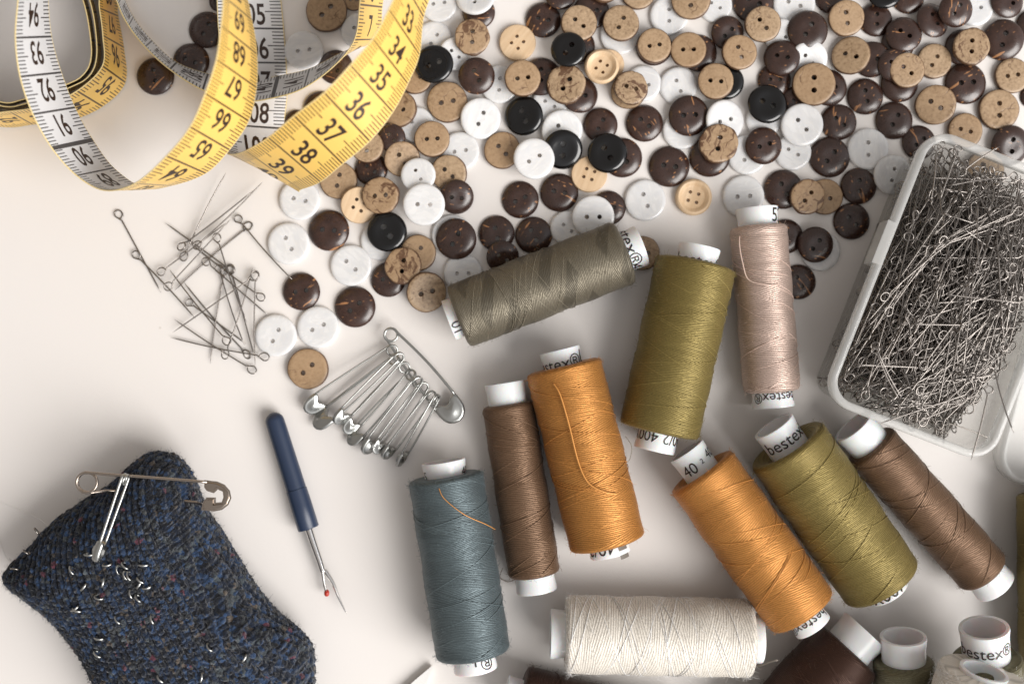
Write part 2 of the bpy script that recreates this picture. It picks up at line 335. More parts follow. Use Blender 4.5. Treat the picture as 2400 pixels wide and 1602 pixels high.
# ---------------------------------------------------------------- thread spools
F49 = 2400 / 2349.0
def spool(A, B, w, tw, pa, pb, mat, label, raiseA=0.0, raiseB=0.0, texts=(), fuzz=350, strands=12, seed=0, z0=0.0, fuzzlen=0.0016, bulge=0.0, crown=0.0):
    """thread reel lying on the table; A, B: photo positions of the centres of the two thread ends"""
    rs = random.Random(seed + 100)
    A = (A[0] * F49, A[1] * F49); B = (B[0] * F49, B[1] * F49); w *= F49; tw *= F49; pa *= F49; pb *= F49
    r = w / 2 * K; r = r * (H - r) / H; rt = tw / 2 * K; rt = rt * (H - r) / H
    pa *= K * 0.95; pb *= K * 0.95
    a3, b3 = P(*A, r + raiseA + z0), P(*B, r + raiseB + z0)
    ax = (b3 - a3).normalized(); L = (b3 - a3).length
    n = (Vector((0, 0, 1)) - ax * ax.z).normalized(); sd = ax.cross(n)
    mid = (a3 + b3) / 2
    root = empty('thread_spool', (mid.x, mid.y, z0), label, 'thread spool', 'thread spools')
    nv, nu = 150, 96
    V, UV, F = [], [], []
    prof = []
    rr = 0.0016
    bumps = [rs.uniform(-1, 1) for _ in range(40)]
    for i in range(nv + 1):
        s = i / nv; x = s * L
        wob = 0.00013 * (math.sin(s * 23 + seed) + bumps[int(s * 38)] * 0.4)
        rad = r * (1 + bulge * math.sin(math.pi * s)) + wob
        d = min(x, L - x)
        if d < rr: rad -= rr - math.sqrt(max(0, rr * rr - (rr - d) ** 2))
        prof.append((x, rad))
    prof = [(crown, rt * 0.98), (crown * 0.4, (rt + prof[0][1]) / 2)] + prof + [(L - crown * 0.4, (rt + prof[-1][1]) / 2), (L - crown, rt * 0.98)]
    for x, rad in prof:
        for k in range(nu + 1):
            th = 2 * math.pi * k / nu + math.pi
            jit = 1 + 0.006 * math.sin(th * 2 + x * 300 + seed)
            V.append(a3 + ax * x + (n * math.cos(th) + sd * math.sin(th)) * rad * jit); UV.append((k / nu, x * 1000))
    for i in range(len(prof) - 1):
        for k in range(nu):
            q = i * (nu + 1) + k; F.append((q, q + nu + 1, q + nu + 2, q + 1))
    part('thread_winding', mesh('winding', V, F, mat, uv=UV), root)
    # single strands crossing over the winding
    ps = []
    for q in range(strands):
        x0 = rs.uniform(0.04, 0.9) * L; slope = rs.choice((-1, 1)) * rs.uniform(0.002, 0.0085)
        pts = []
        t0, t1 = rs.uniform(-2.3, -1.6), rs.uniform(1.6, 2.3)
        for k in range(40):
            th = t0 + (t1 - t0) * k / 39; x = x0 + slope * (th - t0) / 1.6
            if not 0.0012 < x < L - 0.0012: continue
            pts.append(a3 + ax * x + (n * math.cos(th) + sd * math.sin(th)) * (r * (1 + bulge * math.sin(math.pi * x / L)) + 0.00005))
        if len(pts) > 6: ps.append(tube(pts, 0.00010, 5))
    if ps: part('crossing_strands', mesh('strands', *join(ps), fib(mat)), root)
    # core tube
    prf = [(-pa, rt * 1.03), (-pa + 0.0006, rt * 1.045), (-pa + 0.003, rt), (0.0, rt * 0.985), (L, rt * 0.985), (L + pb - 0.003, rt), (L + pb - 0.0006, rt * 1.045), (L + pb, rt * 1.03),
           (L + pb, rt * 0.88), (L + pb - 0.004, rt * 0.85), (-pa + 0.004, rt * 0.85), (-pa, rt * 0.88)]
    V, F = [], []; m = 56
    for x, rad in prf:
        for k in range(m):
            th = 2 * math.pi * k / m; V.append(a3 + ax * x + (n * math.cos(th) + sd * math.sin(th)) * rad)
    np_ = len(prf)
    for i in range(np_):
        for k in range(m): F.append((i * m + k, i * m + (k + 1) % m, ((i + 1) % np_) * m + (k + 1) % m, ((i + 1) % np_) * m + k))
    cm_ = mesh('core', V, F, MT['tube']); cm_.set_sharp_from_angle(angle=R(50))
    core = part('core_tube', cm_, root)
    tx = []
    for end, s, ang, size, off in texts:
        o = -ax if end == 'A' else ax; e = a3 - ax * pa if end == 'A' else b3 + ax * pb
        rg = o.cross(n)
        v2, f2 = text2d(s, size)
        tv = []
        for x, y in v2:
            ph = x / rt + R(ang); rad = rt * 1.0 + 0.00012
            pos = -off + y
            if pos > -0.003: rad += 0.045 * rt * min(1, (pos + 0.003) / 0.0024)
            tv.append(e + o * pos + (n * math.cos(ph) + rg * math.sin(ph)) * rad)
        part('printed_text', mesh('print', tv, f2, MT['ink'], smooth=False), core)
    # loose fibres
    hs = []
    for q in range(fuzz):
        x = rs.choice((rs.uniform(0, L), rs.uniform(0, L), rs.choice((rs.uniform(0, 0.002), L - rs.uniform(0, 0.002))))); th = rs.uniform(-2.0, 2.0)
        rad = r * (1 + bulge * math.sin(math.pi * x / L)) - (0.0006 if min(x, L - x) < 0.001 else 0.0)
        d = n * math.cos(th) + sd * math.sin(th); tg = -n * math.sin(th) + sd * math.cos(th)
        p0 = a3 + ax * x + d * rad; ln = rs.uniform(0.4, 1.0) * fuzzlen
        dirv = (d * rs.uniform(0.1, 0.8) + tg * rs.uniform(-1, 1) + ax * rs.uniform(-1, 1)).normalized()
        p1 = p0 + dirv * ln * 0.5 + d * ln * 0.12; p2 = p0 + dirv * ln + (tg * rs.uniform(-1, 1) + ax * rs.uniform(-1, 1)) * ln * 0.35
        hs.append(tube([p0, p1, p2], 0.00003, 3, cap=False))
    part('fibre_fuzz', mesh('fuzz', *join(hs), fib(mat)), root)
    return root, dict(a=a3, b=b3, ax=ax, n=n, sd=sd, r=r, L=L)
def tail(root, g, pts, mat, rad=0.0002, name='loose_thread_end'):
    """a thread end lying on the winding; pts: (share of the length, angle in degrees, lift)"""
    q = [g['a'] + g['ax'] * (s * g['L']) + (g['n'] * math.cos(R(th)) + g['sd'] * math.sin(R(th))) * (g['r'] + 0.0003 + lf) for s, th, lf in pts]
    q = catmull(q, 10)
    part(name, mesh(name, *tube(q, rad, 6), fib(mat)), root)
FIB = {}
def fib(m):
    if m.name not in FIB: FIB[m.name] = M(m.name + '_fibre', tuple(min(0.85, x * 1.3) for x in tuple(m.node_tree.nodes['Principled BSDF'].inputs['Base Color'].default_value)[:3]), 0.45, 0.3)
    return FIB[m.name]
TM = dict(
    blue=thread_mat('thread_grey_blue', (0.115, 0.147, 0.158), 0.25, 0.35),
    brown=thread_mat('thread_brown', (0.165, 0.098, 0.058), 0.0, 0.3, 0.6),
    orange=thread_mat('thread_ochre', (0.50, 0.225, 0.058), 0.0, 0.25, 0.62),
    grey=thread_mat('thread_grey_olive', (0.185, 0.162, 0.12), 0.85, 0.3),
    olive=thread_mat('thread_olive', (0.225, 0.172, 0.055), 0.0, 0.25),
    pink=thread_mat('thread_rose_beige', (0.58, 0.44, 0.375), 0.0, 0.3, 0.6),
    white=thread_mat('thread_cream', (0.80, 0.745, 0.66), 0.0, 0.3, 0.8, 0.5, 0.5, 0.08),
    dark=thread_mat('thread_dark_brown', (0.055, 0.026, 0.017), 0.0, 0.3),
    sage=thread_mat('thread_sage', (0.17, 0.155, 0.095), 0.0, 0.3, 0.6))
B7 = 'bestex®'; TS = 0.0054
_, g = spool((1022, 1090), (1086, 1500), 172, 97, 34, 36, TM['blue'], 'grey-blue thread spool, leftmost of the spools, under the safety pins', texts=[('A', '5', -62, 0.004, 0.005), ('A', '40', 72, 0.004, 0.005), ('B', '®', -38, TS, 0.0048), ('B', 'bes', 22, TS, 0.0062)], seed=1, fuzz=700)
tail(_, g, [(0.04, 8, 0), (0.10, 2, 0.0004), (0.2, -22, 0.0004), (0.28, -55, 0.0006), (0.33, -80, 0.001)], TM['orange'], 0.00013)
spool((1165, 925), (1226, 1318), 120, 90, 50, 38, TM['brown'], 'slim brown thread spool between the grey-blue spool and an ochre spool', seed=2, fuzz=250)
_, g = spool((1292, 838), (1394, 1246), 176, 90, 38, 26, TM['orange'], 'ochre thread spool with a loose thread end curling over it', texts=[('A', B7, -30, TS * 0.98, 0.0058), ('A', 'l', 66, 0.007, 0.006), ('B', '40/2', 30, TS, 0.0048)], seed=3, fuzz=350)
tail(_, g, [(0.075, 22, 0), (0.14, 16, 0.0005), (0.3, 14, 0.0006), (0.5, 14, 0.0006), (0.62, 8, 0.0006), (0.69, -10, 0.0004), (0.72, -28, 0.0002)], TM['orange'], 0.00028)
gv = []
for k in range(9):
    th = R(-58 + k * 4.2)
    for s in (-0.0006, 0.0046): gv.append(g['b'] + g['ax'] * s + (g['n'] * math.cos(th) + g['sd'] * math.sin(th)) * 0.0061)
part('grey_sticker', mesh('sticker', gv, [(2 * k, 2 * k + 1, 2 * k + 3, 2 * k + 2) for k in range(8)], MT['grey']), _)
spool((1050, 727), (1433, 578), 151, 92, 22, 42, TM['grey'], 'shiny grey-olive thread spool lying crosswise at the edge of the buttons', texts=[('B', B7, -38, TS * 1.05, 0.0058), ('B', '4', 62, TS, 0.0058), ('A', '10', -30, 0.0045, 0.0035)], seed=4, fuzz=450)
spool((1597, 602), (1511, 990), 184, 93, 38, 44, TM['olive'], 'olive thread spool between the grey-olive and the rose-beige spools', texts=[('A', B7, 8, TS, 0.0066), ('B', '40/2 400Y', 6, TS * 0.85, 0.0058)], seed=5, fuzz=700)
_, g = spool((1739, 518), (1771, 898), 129, 92, 42, 36, TM['pink'], 'rose-beige thread spool, the only pinkish one, touching dark buttons', texts=[('A', '52', 58, 0.006, 0.0048), ('B', B7, 2, 0.0043, 0.0046)], seed=6, fuzz=250)
tail(_, g, [(0.06, 52, 0), (0.12, 50, 0.0008), (0.22, 45, 0.0012), (0.32, 38, 0.0008), (0.36, 10, 0.0004), (0.37, -18, 0.0)], TM['pink'], 0.0002)
spool((1607, 1078), (1842, 1404), 167, 86, 56, 40, TM['orange'], 'ochre thread spool whose lower end rests on the dark brown spool', raiseA=0.002, raiseB=0.004, texts=[('A', '40', -30, TS * 0.9, 0.0064), ('A', '40', 58, TS * 0.75, 0.0052), ('A', '2', 16, TS * 0.4, 0.0052), ('B', B7, 12, TS * 0.85, 0.0046)], seed=7, fuzz=500, bulge=0.02, crown=0.002)
spool((1803, 1018), (2024, 1338), 190, 96, 52, 26, TM['olive'], 'olive thread spool between an ochre spool and a brown spool', raiseA=0.003, texts=[('A', B7, 14, TS, 0.0062), ('B', '400Y', 10, TS, 0.0042)], seed=8, fuzz=500, bulge=0.015, crown=0.002)
spool((1994, 1018), (2256, 1312), 126, 96, 58, 44, TM['brown'], 'brown thread spool just below the box of pins', raiseA=0.004, seed=9, fuzz=250)
_, g = spool((1296, 1453), (1722, 1462), 176, 108, 34, 24, TM['white'], 'cream white thread spool lying crosswise below the ochre spools', seed=10, fuzz=800, strands=22, fuzzlen=0.0022)
q = catmull([P(1735, 1552, 0.006), P(1775, 1560, 0.004), P(1800, 1552, 0.006), P(1822, 1546, 0.012)], 8)
part('loose_thread_end', mesh('tail', *tube(q, 0.0003, 6), TM['white']), _)
spool((1192, 1600), (1560, 1700), 150, 84, 36, 30, TM['dark'], 'dark brown thread spool at the bottom edge below the cream spool', seed=11, fuzz=700, fuzzlen=0.002)
spool((1946, 1486), (1700, 1752), 172, 112, 58, 30, TM['dark'], 'dark brown thread spool under the end of an ochre spool', seed=12, fuzz=700, fuzzlen=0.002)
spool((2073, 1512), (2079, 1800), 132, 97, 58, 30, TM['sage'], 'sage grey thread spool between the dark brown and the printed sage spools', raiseA=0.008, seed=13, fuzz=200)
spool((2263, 1506), (2290, 1820), 150, 102, 76, 30, TM['sage'], 'sage thread spool with printed tube behind the fluffy cream spool', raiseA=0.012, texts=[('A', B7, -22, 0.0050, 0.0066)], seed=14, fuzz=200)
spool((2256, 1543), (2195, 1760), 186, 98, 7, 20, TM['white'], 'fluffy cream thread spool in front of the printed sage spool', seed=15, fuzz=1500, fuzzlen=0.0028, z0=0.016, raiseA=0.006)
spool((2424, 1135), (2430, 1560), 172, 96, 36, 30, TM['olive'], 'olive thread spool cut off by the right edge of the photo', seed=16, fuzz=200)

# ---------------------------------------------------------------- buttons
def cutter(bm, x, y, r):
    bmesh.ops.create_cone(bm, cap_ends=True, segments=20, radius1=r, radius2=r, depth=0.02, matrix=Matrix.Translation((x, y, 0)))
def button_mesh(kind, var):
    """unit button of 12.4 mm width: profile turned round, then holes drilled"""
    r0 = 0.0062
    rs = random.Random(kind + str(var))
    if kind in 'TS': prof = [(0, 0.0020), (0.80, 0.0020), (0.94, 0.00195), (0.985, 0.0017), (1.0, 0.0012), (0.99, 0.0005), (0.95, 0.0), (0, 0)]
    elif kind == 'D': prof = [(0, 0.00205), (0.2, 0.00207), (0.36, 0.00216), (0.5, 0.00215), (0.64, 0.002), (0.78, 0.0017), (0.9, 0.00128), (0.97, 0.0009), (1.0, 0.0006), (0.985, 0.0003), (0.93, 0.0), (0, 0)]
    elif kind == 'K': prof = [(0, 0.0020), (0.3, 0.00205), (0.5, 0.00218), (0.66, 0.0023), (0.8, 0.00222), (0.9, 0.0020), (0.965, 0.00165), (1.0, 0.0012), (0.98, 0.0008), (0.8, 0.0001), (0.7, 0.0), (0, 0)]
    elif kind == 'W': prof = [(0, 0.00115), (0.45, 0.00125), (0.8, 0.00138), (0.93, 0.0013), (0.985, 0.0010), (1.0, 0.0006), (0.97, 0.00015), (0.9, 0.0), (0, 0)]
    elif kind == 'P': prof = [(0, 0.0019), (0.85, 0.0019), (0.95, 0.0018), (1.0, 0.0013), (0.98, 0.0005), (0.93, 0.0), (0, 0)]
    else: prof = [(0, 0.0015), (0.58, 0.0015), (0.66, 0.0017), (0.74, 0.0024), (0.84, 0.0027), (0.93, 0.0025), (1.0, 0.0018), (0.98, 0.0007), (0.9, 0.0), (0, 0)]
    seg = 56
    wob = [rs.uniform(-1, 1) for _ in range(seg)]
    ph = [rs.uniform(0, 6.28) for _ in range(4)]
    amp = {'T': 0.012, 'S': 0.026}.get(kind, 0.0025)
    bm = bmesh.new(); rings = []
    for i, (pr, z) in enumerate(prof):
        if pr == 0: rings.append([bm.verts.new((0, 0, z))]); continue
        ring = []
        for k in range(seg):
            th = 2 * math.pi * k / seg
            d = 1 + amp * (math.sin(2 * th + ph[0]) + 0.6 * math.sin(5 * th + ph[1]) + 0.35 * math.sin(9 * th + ph[2])) * pr ** 4
            if kind == 'S': d += 0.010 * wob[k] * (pr > 0.9)
            ring.append(bm.verts.new((r0 * pr * d * math.cos(th), r0 * pr * d * math.sin(th), z)))
        rings.append(ring)
    for a, b in zip(rings, rings[1:]):
        for k in range(seg):
            if len(a) == 1: bm.faces.new((a[0], b[k], b[(k + 1) % seg]))
            elif len(b) == 1: bm.faces.new((a[k], b[0], a[(k + 1) % seg]))
            else: bm.faces.new((a[k], b[k], b[(k + 1) % seg], a[(k + 1) % seg]))
    bmesh.ops.recalc_face_normals(bm, faces=bm.faces)
    me = bpy.data.meshes.new('b'); bm.to_mesh(me); bm.free()
    cb = bmesh.new()
    if kind in 'PR':
        d = 0.00145
        for x, y in ((d, d), (-d, d), (d, -d), (-d, -d)): cutter(cb, x, y, 0.00062)
    else:
        d = 0.00182 if kind != 'W' else 0.00185
        for x in (-d, d): cutter(cb, x, 0, {'K': 0.00092, 'W': 0.00066}.get(kind, 0.0008))
    cme = bpy.data.meshes.new('c'); cb.to_mesh(cme); cb.free()
    o = bpy.data.objects.new('b', me); co = bpy.data.objects.new('c', cme); C.objects.link(o); C.objects.link(co)
    md = o.modifiers.new('b', 'BOOLEAN'); md.operation = 'DIFFERENCE'; md.object = co; md.solver = 'EXACT'
    dg = bpy.context.evaluated_depsgraph_get(); dg.update()
    out = bpy.data.meshes.new_from_object(o.evaluated_get(dg)); out.name = 'button'
    bpy.data.objects.remove(o); bpy.data.objects.remove(co)
    out.materials.clear(); out.materials.append(MT['P' if kind == 'R' else kind])
    out.polygons.foreach_set('material_index', [0] * len(out.polygons))
    out.polygons.foreach_set('use_smooth', [True] * len(out.polygons)); out.set_sharp_from_angle(angle=R(42))
    return out
THICK = dict(T=0.0020, S=0.0020, D=0.0023, K=0.0025, W=0.0014, P=0.0019, R=0.0027)
BL = []
def crop(u0, v0, s, rows):
    for k, x, y, r, a in rows: BL.append((k, u0 + x / s, v0 + y / s, r / s, a))
Z = 3.915
crop(500, 0, Z, [('T', 1045, 115, 190, 136), ('W', 835, 470, 180, -8), ('W', 1340, 290, 165, 30), ('T', 1290, 10, 95, 0), ('D', 1125, 620, 158, 60), ('D', 990, 1000, 160, 20), ('D', 770, 1130, 120, 60), ('D', 980, 730, 100, 60)][:7])
crop(0, 0, Z, [('D', 1905, 280, 168, 120), ('D', 1758, 570, 168, 20), ('D', 1432, 705, 172, 80), ('D', 2010, 20, 90, 0)])
crop(900, 0, Z, [('W', 1520, 960, 165, 30), ('W', 505, 40, 172, -8), ('D', 870, 120, 150, 0), ('W', 840, -10, 178, 95), ('W', 460, 370, 168, 125), ('W', 650, 500, 150, 40), ('S', 808, 350, 165, 92), ('T', 290, 715, 155, 0), ('K', 462, 598, 178, -22),
  ('W', 1060, 780, 175, 95), ('D', 850, 700, 167, 62), ('W', 300, 1150, 165, 30), ('T', 140, 1015, 172, 10), ('T', 583, 945, 188, -10), ('W', 885, 1090, 188, 115), ('W', 700, 1390, 178, -8), ('T', 440, 1283, 165, -4),
  ('D', 70, 1265, 128, 50), ('T', 165, 1455, 165, 55), ('T', 600, 1585, 167, 42), ('P', 1225, 402, 168, 40), ('D', 1460, 190, 162, 12), ('D', 1900, 110, 165, 0), ('D', 1615, -45, 150, 0), ('W', 2160, 330, 180, 30),
  ('D', 1770, 430, 165, 0), ('T', 1785, 222, 166, 38), ('T', 2010, -92, 145, 0), ('T', 2170, 225, 168, 118), ('K', 1693, 465, 163, 128), ('D', 1440, 710, 182, 90), ('T', 1268, 728, 168, -8), ('P', 2060, 600, 142, 30), ('R', 1996, 622, 160, 32),
  ('D', 1790, 872, 172, 20), ('S', 1672, 785, 182, 125), ('K', 1287, 1068, 178, 70), ('W', 1632, 1200, 190, 50), ('D', 1985, 1150, 158, 120), ('K', 1640, 1368, 180, 92), ('T', 1085, 1385, 170, 47),
  ('W', 1375, 1460, 190, -30), ('D', 2185, 1450, 182, 50), ('P', 1880, 1605, 166, 20), ('K', 2048, 1410, 182, 60)])
crop(1400, 0, Z, [('W', 655, 150, 178, 90), ('W', 1080, 60, 155, 30), ('T', 372, -62, 160, 0), ('T', 855, 12, 180, 92), ('D', 1425, 30, 188, 25), ('D', 520, 436, 166, 40), ('T', 515, 430, 160, -10), ('D', 925, 492, 170, 0), ('T', 830, 470, 166, 0),
  ('W', 1800, 45, 195, 20), ('D', 1190, 305, 152, 135), ('W', 1680, 330, 150, 20), ('T', 1512, 230, 165, 50), ('D', 1925, 285, 185, 122), ('W', 1935, 545, 172, 45), ('D', 1620, 740, 152, 0), ('D', 1690, 535, 165, 12), ('K', 1178, 760, 162, 0),
  ('T', 1295, 490, 162, 70), ('T', 1080, 755, 166, 5), ('W', 420, 770, 165, 20), ('T', 290, 840, 162, 15), ('S', 305, 812, 155, 15), ('W', 740, 795, 175, 68), ('W', 770, 1200, 175, 20), ('D', 835, 1065, 186, -3), ('W', 1160, 1110, 190, -15),
  ('D', 430, 1135, 170, 38), ('W', 1520, 1110, 160, 20), ('D', 1830, 930, 140, 0), ('K', 1550, 965, 180, 25), ('D', 2120, 810, 165, 0), ('T', 1980, 780, 196, 90), ('W', 1370, 1425, 182, 120), ('D', 1030, 1440, 186, 30), ('S', 1105, 1325, 182, 103),
  ('W', 1790, 1400, 168, 30), ('W', 1873, 1150, 195, 48), ('D', 1520, 1340, 170, -17), ('D', 2210, 1125, 165, 40), ('D', 2125, 1445, 186, 130)])
crop(1800, 0, Z, [('D', 570, -10, 140, 0), ('D', 985, 190, 152, 90), ('T', 708, 175, 166, 80), ('D', 1280, -15, 148, 0), ('K', 1060, -62, 160, 0), ('D', 1190, 400, 155, 0), ('D', 1240, 325, 166, 32), ('D', 1500, 195, 164, 60), ('W', 1890, 80, 170, 0),
  ('D', 1715, 95, 158, 125), ('D', 2185, 15, 160, 40), ('D', 2420, 240, 150, 0), ('D', 2150, 370, 186, 105), ('D', 1780, 440, 165, 0), ('S', 1855, 435, 168, 92), ('D', 950, 550, 162, 0), ('T', 760, 520, 175, 20), ('D', 1200, 770, 172, 0),
  ('D', 1150, 600, 150, 30), ('T', 1512, 570, 160, 122), ('T', 1262, 652, 162, 38), ('D', 1805, 770, 190, -4), ('T', 2225, 703, 162, -8), ('D', 885, 890, 166, 80), ('D', 1150, 1110, 172, 120), ('T', 1530, 965, 182, 35), ('T', 2100, 1015, 186, 90),
  ('T', 1795, 1205, 160, 15), ('D', 1378, 1310, 156, -40), ('W', 910, 1370, 190, 90), ('D', 2215, 1335, 182, 92), ('D', 2420, 890, 110, 0)])
crop(1850, 300, 1.96, [('T', 890, 195, 88, 60), ('W', 470, 215, 90, 100)])
crop(600, 350, Z, [('W', 405, 465, 188, 13), ('D', 1060, 185, 150, 37), ('T', 1020, -22, 152, 90), ('T', 762, 290, 172, 103), ('P', 945, 510, 168, 25), ('S', 1150, 425, 172, -5), ('W', 1490, 240, 160, 60), ('D', 1840, 435, 158, 5),
  ('W', 1542, 508, 193, 2), ('D', 672, 745, 187, 5), ('W', 305, 865, 193, 62), ('W', 1140, 840, 178, 0), ('K', 1205, 757, 182, 55), ('W', 875, 1065, 190, 42), ('D', 1215, 1195, 160, 0), ('T', 1492, 950, 165, 120), ('S', 1352, 1072, 170, 100),
  ('T', 1560, 1303, 186, -14), ('W', 1800, 790, 188, 10), ('W', 1900, 1140, 180, 0), ('D', 1838, 822, 188, 120), ('D', 420, 1303, 172, -10), ('D', 912, 1445, 188, 140)])
crop(200, 350, 2.613, [('W', 1428, 1088, 129, -25), ('W', 1170, 1138, 129, 118), ('T', 1368, 1342, 126, 138)])
crop(1100, 300, Z, [('D', 468, 660, 170, -25), ('D', 825, 595, 175, 10), ('D', 1275, 735, 158, 0), ('W', 900, 920, 160, 40), ('W', 1135, 815, 195, 0), ('D', 250, 968, 165, 75), ('D', 590, 985, 170, 62), ('D', 305, 1180, 150, 30),
  ('D', 1830, 357, 187, 8), ('W', 1612, 665, 190, 70), ('R', 2050, 640, 168, 15), ('T', 1590, 1150, 155, 0)])
crop(1500, 300, Z, [('W', 945, 630, 193, -3), ('D', 1310, 565, 180, 60), ('T', 1685, 635, 166, 20), ('S', 1525, 635, 164, 130), ('D', 2000, 535, 166, 90), ('D', 1935, 857, 168, 45), ('D', 1335, 995, 158, 85), ('W', 1650, 1130, 182, 60),
  ('D', 1605, 1070, 164, 128), ('D', 1450, 1412, 160, 60)])
ZONES = [('inside the tape loops', 560, 110), ('beside the narrow inner tape bend', 400, 130), ('right of the tape, near its numeral 34', 1010, 140), ('right of the tape, near its numeral 37', 960, 330),
  ('under the tape numeral 39', 700, 470), ('near the loose pins', 660, 720), ('left of the grey-olive spool', 930, 600), ('above the left end of the grey-olive spool', 1100, 480), ('above the printed end of the grey-olive spool', 1420, 480),
  ('between tape and top left black buttons', 1170, 60), ('around the four-hole buttons near the top', 1320, 160), ('around the pair of black buttons', 1340, 330), ('high above the olive spool', 1560, 300), ('at the top edge above the olive spool', 1560, 60),
  ('straight above the rose-beige spool', 1760, 370), ('around the lone black button at centre right', 1760, 200), ('at the top edge above the rose-beige spool', 1800, 50), ('between rose-beige spool and pin box', 1920, 480), ('left of the pin box top', 1980, 340),
  ('above the pin box, near its left corner', 2040, 190), ('at the top edge above the pin box', 2080, 40), ('directly above the pin box', 2230, 300), ('toward the top right corner', 2320, 110), ('beside the rose-beige spool', 1880, 600)]
KIND = dict(T=('coconut_button', 'plain tan coconut buttons'), S=('coconut_button', 'rough streaky tan buttons'), D=('coconut_button', 'dark brown coconut buttons'), K=('resin_button', 'glossy black buttons'),
            W=('shell_button', 'pearly white buttons'), P=('wooden_button', 'flat four-hole pale buttons'), R=('wooden_button', 'rimmed four-hole pale buttons'))
ORD = ['first', 'second', 'third', 'fourth', 'fifth', 'sixth', 'seventh', 'eighth', 'ninth', 'tenth', 'eleventh', 'twelfth']
zone = [min(range(len(ZONES)), key=lambda i: (ZONES[i][1] - b[1]) ** 2 + (ZONES[i][2] - b[2]) ** 2) for b in BL]
members = {}
for i, b in enumerate(BL): members.setdefault((b[0], zone[i]), []).append(i)
blabel = {}
for (k, z), ids in members.items():
    ids.sort(key=lambda i: BL[i][1]); nm = KIND[k][1]; zn = ZONES[z][0]
    for j, i in enumerate(ids):
        if len(ids) == 1: blabel[i] = 'the one %s %s' % (nm[:-1], zn)
        elif j == 0: blabel[i] = 'leftmost %s, %s' % (nm[:-1], zn)
        elif j == len(ids) - 1: blabel[i] = 'rightmost %s, %s' % (nm[:-1], zn)
        else: blabel[i] = '%s %s from left, %s' % (ORD[j], nm[:-1], zn)
protos = {(k, v): button_mesh(k, v) for k in 'TSDKWPR' for v in range(4 if k in 'TS' else 2)}
placed = []
for i, (k, u, v, r, ang) in enumerate(BL):
    th = THICK[k] * r * K / 0.0062 if k != 'W' else THICK[k]
    sup = []
    for (pu, pv, pr, ptop, pbase) in placed:
        d = math.hypot(u - pu, v - pv)
        if d < r + pr - 7: sup.append((d, pu, pv, pr, ptop, pbase))
    zb, rot = 0.0, Quaternion()
    if sup:
        top = max(s[4] for s in sup)
        single = [s for s in sup if s[4] > top - 0.0006]
        d, pu, pv, pr, pt, pbz = single[0]
        if len(sup) == 1 and d > 0.62 * pr:
            reach = (r + (d - pr)) * K
            sl = min(0.30, math.atan2(pt, max(reach, r * K * 0.6)))
            dirv = Vector((pu - u, -(pv - v), 0)).normalized()
            axis = Vector((-dirv.y, dirv.x, 0)) * -1
            rot = Quaternion(axis, sl); zb = math.sin(sl) * r * K * 0.95
        else:
            zb = min(top, 0.0062) if len(sup) < 3 else min(sorted(s[4] for s in sup)[-2], 0.0055)
            a = random.uniform(0, 6.28); rot = Quaternion((math.cos(a), math.sin(a), 0), R(random.uniform(2, 7)))
            zb += 0.0003
    else:
        a = random.uniform(0, 6.28); rot = Quaternion((math.cos(a), math.sin(a), 0), R(0.4)); zb = 0.0001
    placed.append((u, v, r, zb + th, zb))
    var = random.Random(i * 13 + 5).randrange(4 if k in 'TS' else 2)
    o = bpy.data.objects.new(KIND[k][0], protos[(k, var)]); C.objects.link(o)
    o.location = P(u, v, zb)
    o.rotation_mode = 'QUATERNION'
    o.rotation_quaternion = rot @ Quaternion((0, 0, 1), R(-ang))
    s = r * K * (H - zb) / H / 0.0062; o.scale = (s, s, s if k != 'W' else 1.0)
    tag(o, blabel[i], 'button', KIND[k][1] + ' strewn over the table')

# ---------------------------------------------------------------- tape measure
TW = 0.020
